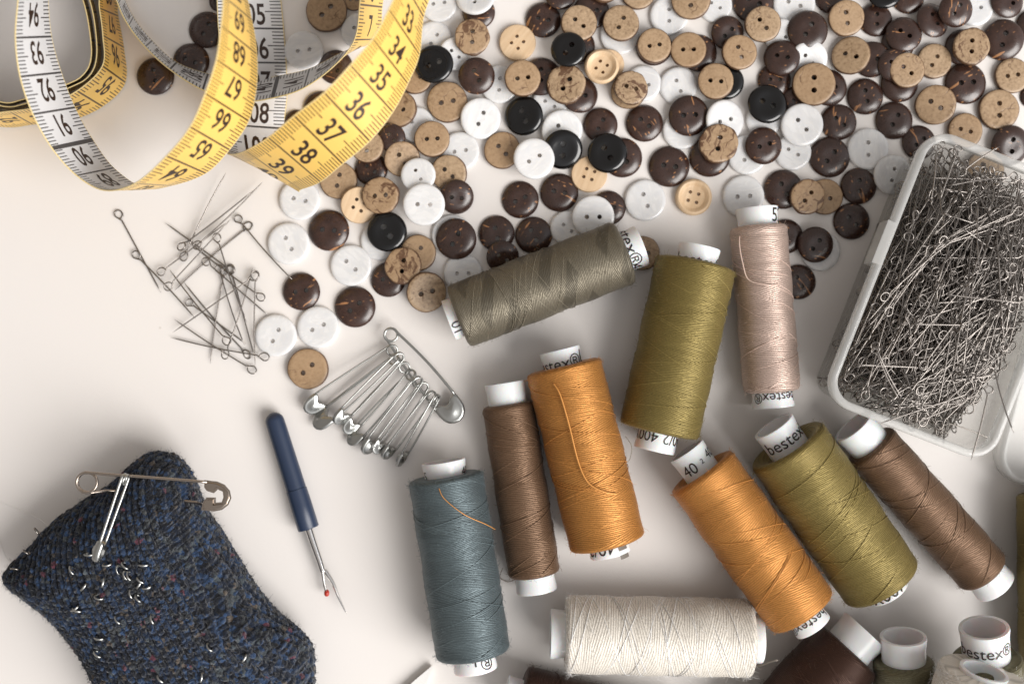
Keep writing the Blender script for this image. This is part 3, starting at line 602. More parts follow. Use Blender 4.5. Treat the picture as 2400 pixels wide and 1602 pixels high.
# (value printed on the yellow side, one edge, other edge, middle height, which edge is higher)
TK = [
 (5, (846, -70), (905, -64), 0.014, -1), (6, (843, 11), (895, 17), 0.014, -1), (7, (831, 93), (884, 92), 0.013, -1), (8, (786, 152), (806, 122), 0.012, -1), (9, (713, 206), (726, 162), 0.0115, -1), (10, (639, 230), (652, 179), 0.0115, -1),
 (11, (562, 237), (574, 192), 0.0115, -1), (12, (475, 211), (487, 174), 0.0115, -1), (13, (398, 163), (414, 147), 0.0115, -1), (14, (340, 110), (356, 96), 0.0115, -1), (15, (301, 60), (312, 40), 0.0115, -1), (16, (276, 8), (290, -14), 0.0115, -1),
 (17.3, (262, -70), (290, -80), 0.012, -1), (None, (400, -210), (430, -240), 0.020, -1), (None, (680, -300), (690, -340), 0.035, 1), (None, (900, -190), (990, -150), 0.045, 1),
 (31, (960, -120), (1020, -60), 0.047, -1), (32, (942, -46), (992, 40), 0.050, -1), (33, (911, 23), (982, 128), 0.053, -1), (34, (873, 91), (955, 196), 0.055, -1), (35, (821, 153), (920, 262), 0.056, -1), (36, (760, 217), (866, 330), 0.055, -1), (37, (690, 271), (803, 383), 0.050, -1),
 (38, (630, 322), (751, 425), 0.042, -1), (39, (577, 353), (705, 443), 0.032, -1), (40, (545, 362), (700, 446), 0.022, -1), (41, (530, 352), (688, 405), 0.0125, -1), (42, (522, 292), (668, 302), 0.005, -1), (43, (520, 218), (672, 224), 0.002, -1), (44, (520, 146), (670, 148), 0.002, -1), (45, (512, 66), (664, 68), 0.003, -1),
 (46, (508, -12), (656, -12), 0.006, -1), (47, (500, -90), (645, -95), 0.012, -1), (None, (400, -240), (500, -330), 0.030, 1), (None, (200, -250), (190, -350), 0.040, 1),
 (55, (110, -95), (46, -90), 0.038, 1), (56, (112, -4), (42, -2), 0.040, 1), (57, (120, 86), (36, 89), 0.040, 1), (58, (143, 170), (47, 180), 0.038, 1), (59, (175, 252), (77, 268), 0.035, 1), (60, (217, 328), (122, 348), 0.030, 1), (61, (266, 394), (180, 412), 0.026, 1),
 (62, (335, 440), (245, 446), 0.027, 1), (63, (402, 434), (318, 429), 0.036, 1), (64, (482, 405), (391, 365), 0.044, 1), (65, (537, 350), (446, 297), 0.050, 1), (66, (582, 283), (481, 219), 0.054, 1), (67, (600, 205), (507, 140), 0.056, 1), (68, (601, 127), (518, 61), 0.056, 1),
 (69, (589, 47), (523, -8), 0.055, 1), (70, (560, -40), (512, -85), 0.052, 1), (None, (430, -230), (420, -300), 0.045, 1), (None, (60, -330), (60, -400), 0.030, 1), (None, (-260, -180), (-330, -220), 0.020, 1), (None, (-330, 120), (-400, 110), 0.012, 1),
 (89.5, (-170, 262), (-180, 225), 0.0105, 1), (91, (0, 296), (-50, 262), 0.0105, 1), (92, (77, 291), (23, 261), 0.0105, 1), (93, (165, 281), (104, 247), 0.0105, 1), (94, (240, 249), (181, 213), 0.0105, 1), (95, (293, 193), (240, 155), 0.0105, 1), (96, (289, 111), (241, 84), 0.0105, 1), (97, (276, 38), (233, 20), 0.0105, 1), (98, (262, -40), (222, -50), 0.0105, 1),
 (None, (150, -160), (130, -180), 0.0105, 1), (None, (-60, -170), (-80, -190), 0.0105, 1), (None, (-220, -20), (-250, -20), 0.0105, 1), (None, (-170, 190), (-190, 190), 0.0105, 1),
 (None, (0, 252), (-10, 246), 0.0105, 1), (None, (66, 249), (60, 243), 0.0105, 1), (None, (174, 210), (166, 204), 0.0105, 1), (None, (216, 184), (207, 180), 0.0105, 1), (None, (234, 145), (225, 143), 0.0105, 1), (None, (233, 85), (225, 83), 0.0105, 1), (None, (217, -2), (209, -2), 0.0105, 1), (None, (170, -110), (160, -115), 0.0105, 1),
 (None, (0, -140), (0, -150), 0.0105, 1), (None, (-150, -30), (-160, -30), 0.0105, 1), (None, (-130, 170), (-140, 170), 0.0105, 1), (None, (0, 242), (-8, 236), 0.0105, 1), (None, (60, 238), (54, 233), 0.0105, 1), (None, (166, 203), (158, 197), 0.0105, 1), (None, (202, 180), (194, 176), 0.0105, 1), (None, (221, 144), (212, 143), 0.0105, 1), (None, (221, 92), (212, 90), 0.0105, 1), (None, (203, 0), (194, 0), 0.0105, 1), (None, (160, -90), (150, -90), 0.0105, 1)]
E0, E1 = [], []
for y, a, b, z, s in TK:
    lo, hi = 0.0, TW
    for _ in range(40):
        m = (lo + hi) / 2
        d = (P(*a, z - s * m / 2) - P(*b, z + s * m / 2)).length
        if d > TW: hi = m
        else: lo = m
    zl = min(z - s * lo / 2, z + s * lo / 2); up = max(0, 0.0008 - zl)
    E0.append(P(*a, z - s * lo / 2 + up)); E1.append(P(*b, z + s * lo / 2 + up))
mids = [(p + q) / 2 for p, q in zip(E0, E1)]
ys = [k[0] for k in TK]
cum = [0.0]
for p, q in zip(mids, mids[1:]): cum.append(cum[-1] + (q - p).length)
for i, y in enumerate(ys):
    if y is None:
        j = i
        while j < len(ys) and ys[j] is None: j += 1
        if j == len(ys): ys[i] = ys[i - 1] + (cum[i] - cum[i - 1]) * 100
        else: ys[i] = ys[i - 1] + (ys[j] - ys[i - 1]) * (cum[i] - cum[i - 1]) / (cum[j] - cum[i - 1])
SUB = 14
c0 = np.array(catmull([tuple(p) for p in E0], SUB)); c1 = np.array(catmull([tuple(p) for p in E1], SUB))
yy = np.array([float(q) for q in np.interp(np.arange(len(c0)) / SUB, np.arange(len(ys)), ys)])
c0[:, 2] = np.maximum(c0[:, 2], 0.0006); c1[:, 2] = np.maximum(c1[:, 2], 0.0006)
Tg = np.gradient((c0 + c1) / 2, axis=0); Dg = c1 - c0
Ng = np.cross(Tg, Dg); Ng /= np.linalg.norm(Ng, axis=1)[:, None] + 1e-12
root = empty('measuring_tape', (mids[35].x, mids[35].y, 0), 'yellow and white tape measure coiled in loops, printed with centimetres', 'tape measure')
hw = 0.00014; n = len(c0); NX = 7
V, UV, F, MI = [], [], [], []
for side, sg in ((0, 1), (1, -1)):
    for i in range(n):
        for k in range(NX):
            t = k / (NX - 1); cup = 0.0
            V.append(c0[i] * (1 - t) + c1[i] * t + Ng[i] * (sg * hw)); UV.append((yy[i] if side == 0 else 150 - yy[i] + 300, t))
for i in range(n - 1):
    for k in range(NX - 1):
        q = i * NX + k; F.append((q, q + NX, q + NX + 1, q + 1)); MI.append(0)
        q += n * NX; F.append((q, q + 1, q + NX + 1, q + NX)); MI.append(1)
part('tape_band', mesh('band', V, F, [MT['yellow'], MT['white']], uv=UV, midx=MI), root)
for nm_, tt in (('edge_binding', 0.0), ('edge_binding', 1.0)):
    ec = c0 if tt == 0 else c1
    part(nm_, mesh('edge', *tube([tuple(p) for p in ec[::2]], 0.00021, 5), M('tape_edge', (0.78, 0.62, 0.30), 0.6) if 'tape_edge' not in bpy.data.materials else bpy.data.materials['tape_edge']), root)
def surf(y, t, off, lo_, hi_):
    i = np.interp(y, yy[lo_:hi_], np.arange(lo_, hi_)); j = int(min(max(math.floor(i), 0), n - 2)); f = i - j
    a = c0[j] * (1 - f) + c0[j + 1] * f; b = c1[j] * (1 - f) + c1[j + 1] * f; nn = Ng[j] * (1 - f) + Ng[j + 1] * f
    return a * (1 - t) + b * t + nn * off
nums = []
def number(s, yc, up, off):
    v2, f2 = text2d(s, 0.0088, 0.014)
    nums.append(([surf(yc + up * (y - 0.0031) * 100, 0.5 + x * 0.74 / TW, off, 0, n) for x, y in v2], f2))
for a_, b_ in ((6, 9), (32, 42), (62, 71), (91, 98)):
    for k in range(a_, b_ + 1): number(str(k), k - 0.43, -1, hw + 0.00005)
for a_, b_ in ((134, 143), (104, 110), (87, 96)):
    for k in range(a_, b_ + 1): number(str(k), 150 - k + 0.43, 1, -hw - 0.00005)
part('printed_numerals', mesh('numerals', *join(nums), MT['brown_ink'], smooth=False), root)

# ---------------------------------------------------------------- straight pins
def pin_geo(L=0.0272, rw=0.00022, loop=0.0012, seg=14, sides=6, bend=0.0):
    pts = []
    for k in range(seg + 1):
        a = math.pi + 0.55 - (2 * math.pi - 0.95) * k / seg
        pts.append((loop * math.cos(a) * 1.15, loop * math.sin(a), 0.0))
    pts = [(-p[0] - loop * 0.2, p[1], p[2] + 0.00022 * (i / seg - 0.5)) for i, p in enumerate(pts)]
    x0 = loop * 1.6
    for k in range(7):
        s = k / 6; pts.append((x0 + (L - x0) * s, bend * math.sin(math.pi * s), 0.0))
    rad = [rw] * len(pts); rad[-1] = rw * 0.12; pts.insert(-1, (L * 0.9, bend * 0.3, 0)); rad.insert(-1, rw * 0.95)
    return tube(pts, rad, sides)
pin_m = [mesh('pin', *pin_geo(bend=b), MT['pin']) for b in (0.0, 0.0003, -0.0004)]
def frame_for(a, b, roll):
    x = (b - a).normalized(); z = Vector((0, 0, 1)); z = (z - x * z.dot(x)).normalized(); y = z.cross(x)
    return Matrix((x, y, z)).transposed().to_4x4() @ Matrix.Rotation(roll, 4, 'X')
def place_pin(a, b, label, group, roll=0.0, k=0, name='straight_pin', L=0.0272, mat=None):
    o = bpy.data.objects.new(name, pin_m[k % len(pin_m)]); C.objects.link(o)
    s = (b - a).length / L
    o.matrix_world = Matrix.Translation(a) @ frame_for(a, b, roll) @ Matrix.Diagonal((s, 1, 1, 1))
    return tag(o, label, 'pin', group)
loose = [((207, 403), (465, 878)), ((315, 650), (678, 1040)), ((606, 650), (860, 145)), ((470, 745), (890, 430)), ((592, 590), (1030, 250)), ((690, 583), (1085, 200)), ((512, 835), (880, 440)), ((992, 475), (545, 865)), ((940, 430), (1270, 800)),
 ((885, 735), (490, 450)), ((1070, 900), (640, 570)), ((808, 545), (990, 1060)), ((742, 690), (1125, 1020)), ((862, 1168), (515, 735)), ((985, 1250), (600, 810)), ((640, 940), (985, 1190)), ((1016, 1345), (545, 1040)), ((1092, 1268), (520, 1150)), ((1030, 780), (535, 1120)),
 ((1040, 775), (1040, 1325)), ((860, 1250), (1025, 725)), ((893, 738), (1040, 1285)), ((850, 750), (765, 1312)), ((820, 735), (975, 1200))]
order = sorted(range(len(loose)), key=lambda i: loose[i][0][0]); rank = {j: i for i, j in enumerate(order)}
for i, (h, t) in enumerate(loose):
    j = rank[i]; half = len(loose) // 2
    lab = 'steel pin of the loose pile, its looped head %s from %s' % (ORD[j] if j < half else ORD[len(loose) - 1 - j], 'left' if j < half else 'right')
    z1 = 0.0004 + (i % 7) * 0.0004; z2 = 0.0004 + ((i * 3) % 5) * 0.0004
    if i in (2, 4, 5, 6): z2 += 0.003
    place_pin(P(200 + h[0] / 2.613, 350 + h[1] / 2.613, z1), P(200 + t[0] / 2.613, 350 + t[1] / 2.613, z2), lab, 'loose loop-headed pins', roll=[0, 0.2, 3.14, 0.1, 2.8][i % 5], k=i)

# ---------------------------------------------------------------- box of pins
BZ = 0.027
def ring(cx, cy, hx, hy, rad, z, e1, e2, m=10):
    pts = []
    for sx, sy, a0 in ((1, 1, 0), (-1, 1, 90), (-1, -1, 180), (1, -1, 270)):
        for k in range(m + 1):
            a = R(a0 + 90 * k / m); x = sx * (hx - rad) + rad * math.cos(a); y = sy * (hy - rad) + rad * math.sin(a)
            p = Vector((cx, cy, 0)) + e1 * x + e2 * y; pts.append(Vector((p.x, p.y, z)))
    return pts
def loft(rings, close_first=False, close_last=False, loop=False):
    V, F = [], []; m = len(rings[0])
    for r_ in rings: V += r_
    k_ = len(rings)
    for i in range(k_ if loop else k_ - 1):
        for k in range(m): F.append((i * m + k, i * m + (k + 1) % m, ((i + 1) % k_) * m + (k + 1) % m, ((i + 1) % k_) * m + k))
    if close_first: F.append(tuple(range(m - 1, -1, -1)))
    if close_last: F.append(tuple((k_ - 1) * m + k for k in range(m)))
    return V, F
bl, br, tl = P(1958, 928, BZ), P(2340, 1074, BZ), P(2190, 300, BZ)   # rim corners
e2 = (Vector((2360, 1078, 0)) - Vector((1948, 930, 0))); e2 = Vector((0.925, -0.365, 0)).normalized()   # short side
e1 = Vector((0.365, 0.925, 0)).normalized()                                                          # long side
hx, hy = 0.0425, 0.0262
c = P(1925, 935, BZ) + e1 * hx + e2 * hy
cx, cy = c.x, c.y
root = empty('pin_box', (cx, cy, 0), 'clear plastic box heaped with loop-headed steel pins', 'plastic box')
wall = [ring(cx, cy, hx - i_, hy - i_, max(0.0015, 0.0085 - i_), z, e1, e2) for i_, z in ((0.0045, 0.0), (0.0032, 0.0008), (0.0012, BZ - 0.0035), (0.0022, BZ - 0.0036), (0.0043, 0.0016), (0.0052, 0.0014))]
part('box_shell', mesh('shell', *loft(wall, True, True), MT['box']), root)
rimr = [ring(cx, cy, hx - i_, hy - i_, 0.0085 - i_, z, e1, e2) for i_, z in ((0.0008, BZ - 0.0035), (0.0, BZ - 0.0030), (0.0, BZ - 0.0006), (0.0004, BZ), (0.0018, BZ), (0.0023, BZ - 0.0005), (0.0023, BZ - 0.0035))]
part('box_rim', mesh('rim', *loft(rimr, loop=True), MT['rim']), root)
tabv = []
for z in (BZ - 0.007, BZ + 0.0008):
    for x, y in ((-0.0005, -hy - 0.0012), (0.0125, -hy - 0.0012), (0.0125, -hy + 0.0016), (-0.0005, -hy + 0.0016)):
        p = Vector((cx, cy, z)) + e1 * x + e2 * y; tabv.append(Vector((p.x, p.y, z)))
part('closing_tab', mesh('tab', tabv, [(3, 2, 1, 0), (4, 5, 6, 7), (0, 1, 5, 4), (1, 2, 6, 5), (2, 3, 7, 6), (3, 0, 4, 7)], MT['rim'], smooth=False), root)
# the lid beside it, mostly outside the picture
lc = P(2352, 1020, 0.006) + e1 * 0.038 * 0 + Vector((0, 0, 0))
lx, ly = lc.x + 0.0265 + 0.006, lc.y + 0.020
root2 = empty('box_lid', (lx, ly, 0), 'clear plastic lid at the right edge beside the pin box', 'box lid')
f1, f2_ = Vector((0.25, 0.97, 0)).normalized(), Vector((0.97, -0.25, 0)).normalized()
lidr = [ring(lx, ly, 0.0405 - i_, 0.0262 - i_, 0.009 - i_, z, f1, f2_) for i_, z in ((0.0012, 0.0022), (0.0014, 0.0072), (0.0, 0.0078), (0.0, 0.0005), (0.0005, 0.0), (0.0012, 0.0010))]
part('lid_shell', mesh('lid', *loft(lidr, True, False), MT['rim']), root2)

def boxpt(x, y, z):      # x along the long side, y along the short side
    p = Vector((cx, cy, 0)) + e1 * x + e2 * y; return Vector((p.x, p.y, z))
def heap(x, y):          # height of the heap of pins
    h = 0.0305 - 0.010 * max(0, (abs(y) / hy)) ** 3 - 0.006 * max(0, (abs(x) / hx)) ** 4
    corner = max(0, (-x / hx) * 0.62 + (y / hy) * 0.62 - 0.70); h -= 0.045 * corner
    tr_ = max(0, (x / hx) * 0.6 + (y / hy) * 0.75 - 0.62); h -= 0.035 * tr_
    return max(0.002, h)
rb = random.Random(5)
def rand_pin(depth0, depth1):
    for _ in range(400):
        a = rb.choice((rb.gauss(0.2, 0.3), rb.gauss(-0.4, 0.6), rb.gauss(0.9, 0.3), rb.uniform(-1.57, 1.57))) + rb.choice((0, math.pi))
        x = rb.uniform(-hx + 0.0036, hx - 0.0036); y = rb.uniform(-hy + 0.0034, hy - 0.0034)
        x2 = x + 0.0272 * math.cos(a); y2 = y + 0.0272 * math.sin(a)
        if abs(x) > hx - 0.0036 or abs(x2) > hx - 0.0036 or abs(y) > hy - 0.0034 or abs(y2) > hy - 0.0034: continue
        if min(heap(x, y), heap(x2, y2)) < 0.0045 and rb.random() < 0.97: continue
        dp_ = rb.uniform(depth0, depth1)
        z1 = max(0.0022, heap(x, y) - dp_ + rb.uniform(-0.0012, 0.0012)); z2 = max(0.0022, heap(x2, y2) - dp_ + rb.uniform(-0.0012, 0.0012))
        return boxpt(x, y, z1), boxpt(x2, y2, z2)
    return boxpt(0, 0, 0.01), boxpt(0.02, 0, 0.01)
PG = 'loop-headed pins heaped in the clear box'; PL = 'steel loop-headed pin in the heap filling the clear box'
base = pin_geo(seg=7, sides=4)
bv = np.array([tuple(v) for v in base[0]]); bf = base[1]
VV, FF = [], []
for q in range(1500):
    a, b = rand_pin(0.0036, 0.022)
    if a.z < 0.0022 and b.z < 0.0022: continue
    m = np.array(Matrix.Translation(a) @ frame_for(a, b, rb.uniform(0, 3.1)))
    o_ = len(VV); VV += list(bv @ m[:3, :3].T + m[:3, 3]); FF += [tuple(i + o_ for i in f) for f in bf]
tag(part('pin_heap', mesh('heap', VV, FF, MT['pin'])), 'dense lower layers of steel pins inside the clear box', None, kind='stuff')
for q in range(255):
    a, b = rand_pin(-0.0010, 0.0034)
    place_pin(a, b, PL, PG, rb.choice((0.0, 0.3, -0.4, 1.3, 2.0)), q)
def bp(x, y, z): return P(1900 + x / 4.698, 820 + y / 4.698, z)
def bp2(x, y, z): return P(1850 + x / 1.96, 300 + y / 1.96, z)
SPEC = [(bp(1765, 470, .032), bp(765, 805, .031), 'bright steel pin sticking out over the box rim above the brown spool'),
 (bp(1960, 440, .034), bp(1765, 1212, .034), 'steel pin pointing down over the lower box rim, tip beyond it'),
 (bp(2015, 190, .031), bp(2238, 915, .033), 'steel pin slanting down to the lower right corner of the box'),
 (bp(1740, 555, .031), bp(1130, 808, .030), 'bright steel pin lying parallel below the one crossing the rim'),
 (bp(1480, 790, .014), bp(2030, 998, .010), 'steel pin low in the empty lower right corner of the box'),
 (bp(715, 5, .033), bp(985, 560, .031), 'bright bent-looking pin on top near the lower left of the heap'),
 (bp(1400, 200, .028), bp(490, 160, .031), 'steel pin lying level across the lower left of the heap'),
 (bp2(800, 195, .031), bp2(968, 84, .034), 'steel pin whose tip pokes out over the upper box rim'),
 (bp2(700, 82, .030), bp2(925, 236, .032), 'steel pin slanting from the top left corner of the box'),
 (bp2(775, 95, .032), bp2(690, 335, .031), 'steel pin standing nearly upright in the photo near the box top'),
 (bp2(678, 92, .031), bp2(650, 340, .030), 'steel pin nearest the upper left corner of the box'),
 (bp2(1030, 222, .034), bp2(720, 268, .031), 'steel pin with its loop at the right of the box top'),
 (bp2(1085, 805, .035), bp2(700, 762, .034), 'bright pinkish pin lying level at mid height of the heap'),
 (bp2(868, 650, .033), bp2(868, 345, .032), 'upright pin with a large loop in the middle of the heap'),
 (bp2(395, 1000, .033), bp2(520, 1245, .030), 'steel pin with bent loop at the lower left of the heap'),
 (bp2(820, 905, .032), bp2(560, 900, .033), 'short-looking bright pin left of centre low in the heap')]
for i, (a, b, l) in enumerate(SPEC): place_pin(a, b, l, PG, 0.15 * (i % 3), i)

# ---------------------------------------------------------------- pin cushion
o8 = lambda x, y: (x / 2.605, 1000 + y / 2.605)
outl = [o8(*p) for p in [(1000, 168), (1070, 190), (1125, 245), (1160, 310), (1190, 390), (1245, 510), (1340, 650), (1450, 830), (1560, 1000), (1700, 1165), (1850, 1290), (1900, 1380), (1905, 1560), (1880, 1760), (1800, 1900), (1600, 1960), (1300, 1990), (900, 1985), (760, 1900),
        (680, 1740), (605, 1560), (550, 1440), (450, 1290), (330, 1150), (200, 1045), (80, 955), (48, 905), (85, 845), (200, 735), (330, 600), (500, 472), (680, 362), (790, 265), (880, 190), (935, 168)]]
CH = 0.026
ob = np.array(catmull(outl, 22, closed=True)); nb = len(ob); cc = np.array(o8(1020, 1080))
zmid = CH * 0.42
wb = np.array([tuple(P(u, v, zmid)) for u, v in ob])[:, :2]; wc = np.array(tuple(P(cc[0], cc[1], zmid)))[:2]
gr = RNG.random((64, 64))
def vnoise(x, y, sc, seed=0):
    x = x * sc + seed * 7.3; y = y * sc + seed * 3.1; xi = np.floor(x).astype(int); yi = np.floor(y).astype(int); fx = x - xi; fy = y - yi
    fx = fx * fx * (3 - 2 * fx); fy = fy * fy * (3 - 2 * fy); g_ = lambda a, b: gr[a % 64, b % 64]
    return (g_(xi, yi) * (1 - fx) + g_(xi + 1, yi) * fx) * (1 - fy) + (g_(xi, yi + 1) * (1 - fx) + g_(xi + 1, yi + 1) * fx) * fy
ks = np.concatenate([np.linspace(0.0, 0.93, 200), np.linspace(0.935, 1.0, 26)])
def cush_h(k): return zmid + (CH - zmid) * (1 - k ** 3.2) ** 0.55
rows = []
def knitd(X, Y):
    a = R(-62); p = X * math.cos(a) + Y * math.sin(a); q = -X * math.sin(a) + Y * math.cos(a)
    q = q + 0.0006 * (vnoise(X, Y, 120, 2) - 0.5)
    col_ = np.floor(q / 0.00215); ph = (q / 0.00215 - col_)
    rib = np.sin(math.pi * ph) ** 0.7
    st = np.abs(np.sin(math.pi * (p / 0.0019 + 0.5 * (col_ % 2) + 0.7 * vnoise(X, Y, 400, 5)))) ** 0.8
    return 0.00115 * rib * (0.6 + 0.4 * st) + 0.0004 * (vnoise(X, Y, 1300, 1) - 0.5) + 0.0005 * (vnoise(X, Y, 3000, 3) - 0.5)
top_k = list(ks)
for k in top_k:
    XY = wc + (wb - wc) * k; z = np.full(nb, cush_h(k)); rows.append((XY, z, k, 0))
for s in np.linspace(0.06, 1, 22):     # underside, curving in to the table
    XY = wc + (wb - wc) * (1 - 0.16 * s ** 2.0); z = np.full(nb, zmid * (1 - s ** 1.3)); rows.append((XY, z, 1, s))
Vn = np.array([np.column_stack([XY, z]) for XY, z, _, _ in rows])      # rings x nb x 3
du = np.gradient(Vn, axis=0); dv = np.roll(Vn, -1, axis=1) - np.roll(Vn, 1, axis=1)
Nn = np.cross(du, dv); Nn /= np.linalg.norm(Nn, axis=2)[:, :, None] + 1e-12
if Nn[80, 10, 2] < 0: Nn = -Nn
Nn[0] = (0, 0, 1)
dis = knitd(Vn[:, :, 0] + Vn[:, :, 2] * 0.7, Vn[:, :, 1] + Vn[:, :, 2] * 0.7)
Vn = Vn + Nn * dis[:, :, None]
Vn[:, :, 2] = np.maximum(Vn[:, :, 2], 0.0002)
nr = len(rows); F = []
for i in range(nr - 1):
    for k in range(nb): F.append((i * nb + k, (i + 1) * nb + k, (i + 1) * nb + (k + 1) % nb, i * nb + (k + 1) % nb))
root = empty('pin_cushion', (wc[0], wc[1], 0), 'dark blue knitted pin cushion stuck with steel pins', 'pin cushion')
part('knitted_cover', mesh('cover', Vn.reshape(-1, 3), F, MT['knit']), root)
hs = []; flat = Vn.reshape(-1, 3); fn = Nn.reshape(-1, 3)
for q in range(6000):
    i = rb.randrange(nb * 150, nb * (nr - 6)); p0 = Vector(flat[i]); d = Vector(fn[i]); j = Vector((rb.uniform(-1, 1), rb.uniform(-1, 1), rb.uniform(-1, 1)))
    dv_ = (d + j * 0.9).normalized(); ln = rb.uniform(0.0005, 0.0014)
    hs.append(tube([p0, p0 + dv_ * ln * 0.5, p0 + dv_ * ln + j * ln * 0.3], 0.00003, 3, cap=False))
part('wool_fuzz', mesh('fuzz', *join(hs), MT['knit']), root)
def cush_z(u, v):        # height of the cushion top under a photo position
    p = np.array(tuple(P(u, v, CH)))[:2]; d = p - wc; a = math.atan2(d[1], d[0])
    an = np.arctan2(wb[:, 1] - wc[1], wb[:, 0] - wc[0]); i = int(np.argmin(np.abs(np.angle(np.exp(1j * (an - a))))))
    k = min(0.99, np.linalg.norm(d) / np.linalg.norm(wb[i] - wc)); return float(cush_h(k)) + 0.0004
heads = [(550, 770, 0), (655, 828, -10), (452, 868, 62), (515, 970, -50), (628, 948, -80), (740, 865, 80), (775, 840, 45), (783, 897, 70), (806, 902, 70), (865, 925, 40), (880, 835, 0), (897, 966, -12), (850, 955, -55), (610, 1025, 12), (815, 1015, 75),
         (856, 1040, 50), (462, 1095, -30), (478, 1108, 20), (733, 1170, 55), (942, 1170, 70), (610, 1278, 8), (608, 1378, 40), (1295, 1335, 55), (1490, 1405, -60), (990, 1528, 50), (1220, 1525, -85)]
cush_mesh = mesh('stuck_pin', *tube([(0.0009 * math.cos(a), 0, 0.0012 + 0.0012 * math.sin(a)) for a in np.linspace(-0.9, math.pi + 0.9, 14)] + [(-0.0001, 0, -0.002), (0, 0, -0.012)], 0.00026, 6), MT['silver'])
for x, y, a in heads:
    u, v = o8(x, y); o = bpy.data.objects.new('straight_pin', cush_mesh); C.objects.link(o)
    z = cush_z(u, v); o.location = P(u, v, z); o.rotation_euler = (R(rb.uniform(-12, 12)) + 0.35, R(rb.uniform(-14, 14)), R(-a)); o.scale = (1.35, 1.25, 0.75)
    tag(o, 'loop head of a pin pushed into the blue knitted cushion', 'pin', 'pins pushed into the cushion top')
for (x1, y1), (x2, y2), l in [((228, 638), (290, 700), 'upper of three pins stuck in the left flank of the cushion'), ((165, 765), (240, 800), 'middle of three pins stuck in the left flank of the cushion'), ((100, 868), (215, 882), 'lowest of three pins stuck in the left flank of the cushion')]:
    a = P(*o8(x1, y1), 0.019); b = P(*o8(x2, y2), 0.0145); d = (b - a).normalized()
    place_pin(a, a + d * 0.0272, l, None, 1.2, 0)

# ---------------------------------------------------------------- safety pins
def capmesh(scale_l, scale_w, mat, frame_fn, thick=0.0016, solid=False):
    """C-shaped pressed cap in the pin's own plane; frame_fn maps (x along, y across, z) to the world"""
    out = [(0.0, 0.50), (0.45, 0.50), (0.72, 0.42), (0.92, 0.24), (1.0, 0.0), (0.92, -0.24), (0.72, -0.42), (0.45, -0.50), (0.0, -0.50), (0.04, -0.22), (0.14, -0.06), (0.46, -0.03), (0.48, -0.20), (0.68, -0.16), (0.72, 0.0), (0.68, 0.18), (0.50, 0.24), (0.38, 0.10), (0.12, 0.15), (0.02, 0.26)]
    if solid:
        out = [(0.0, 0.46), (0.15, 0.5), (0.4, 0.5), (0.62, 0.47), (0.82, 0.37), (0.95, 0.2), (1.0, 0.0), (0.95, -0.2), (0.82, -0.37), (0.62, -0.47), (0.4, -0.5), (0.15, -0.5), (0.02, -0.44), (0.06, -0.25), (0.2, -0.08), (0.22, 0.06), (0.08, 0.22)]
        V, F = [], []; fs = [0.0, 0.3, 0.55, 0.75, 0.88, 0.96, 1.0]; m_ = len(out)
        for sg in (1, -1):
            o_ = len(V)
            for f_ in fs:
                for x, y in out:
                    groove = 1 - 0.45 * math.exp(-((f_ - 0.62) / 0.16) ** 2)
                    V.append(frame_fn((0.5 + (x - 0.5) * f_) * scale_l, y * f_ * scale_w, sg * thick * 0.5 * math.sqrt(max(0, 1 - f_ ** 3)) * groove))
            for a in range(len(fs) - 1):
                for b in range(m_): F.append((o_ + a * m_ + b, o_ + a * m_ + (b + 1) % m_, o_ + (a + 1) * m_ + (b + 1) % m_, o_ + (a + 1) * m_ + b))
        return mesh('cap', V, F, mat)
    bm = bmesh.new()
    vs = [bm.verts.new((x, y, 0)) for x, y in out]; f = bm.faces.new(vs)
    if f.normal.z < 0: f.normal_flip()
    ext = bmesh.ops.extrude_face_region(bm, geom=[f]); up = [v for v in ext['geom'] if isinstance(v, bmesh.types.BMVert)]
    for v in up: v.co.z = 1
    bmesh.ops.recalc_face_normals(bm, faces=bm.faces)
    for v in bm.verts: v.co = Vector((v.co.x * scale_l, v.co.y * scale_w, (v.co.z - 0.5) * thick))
    bmesh.ops.bevel(bm, geom=[e_ for e_ in bm.edges if abs((e_.verts[0].co - e_.verts[1].co).z) < 1e-6], offset=thick * 0.46, segments=5, affect='EDGES', clamp_overlap=True)
    bmesh.ops.triangulate(bm, faces=[f_ for f_ in bm.faces if len(f_.verts) > 4])
    bm.verts.index_update()
    V = [frame_fn(*v.co) for v in bm.verts]; F = [tuple(v.index for v in f_.verts) for f_ in bm.faces]; bm.free()
    me = mesh('cap', V, F, mat); me.set_sharp_from_angle(angle=R(50)); return me
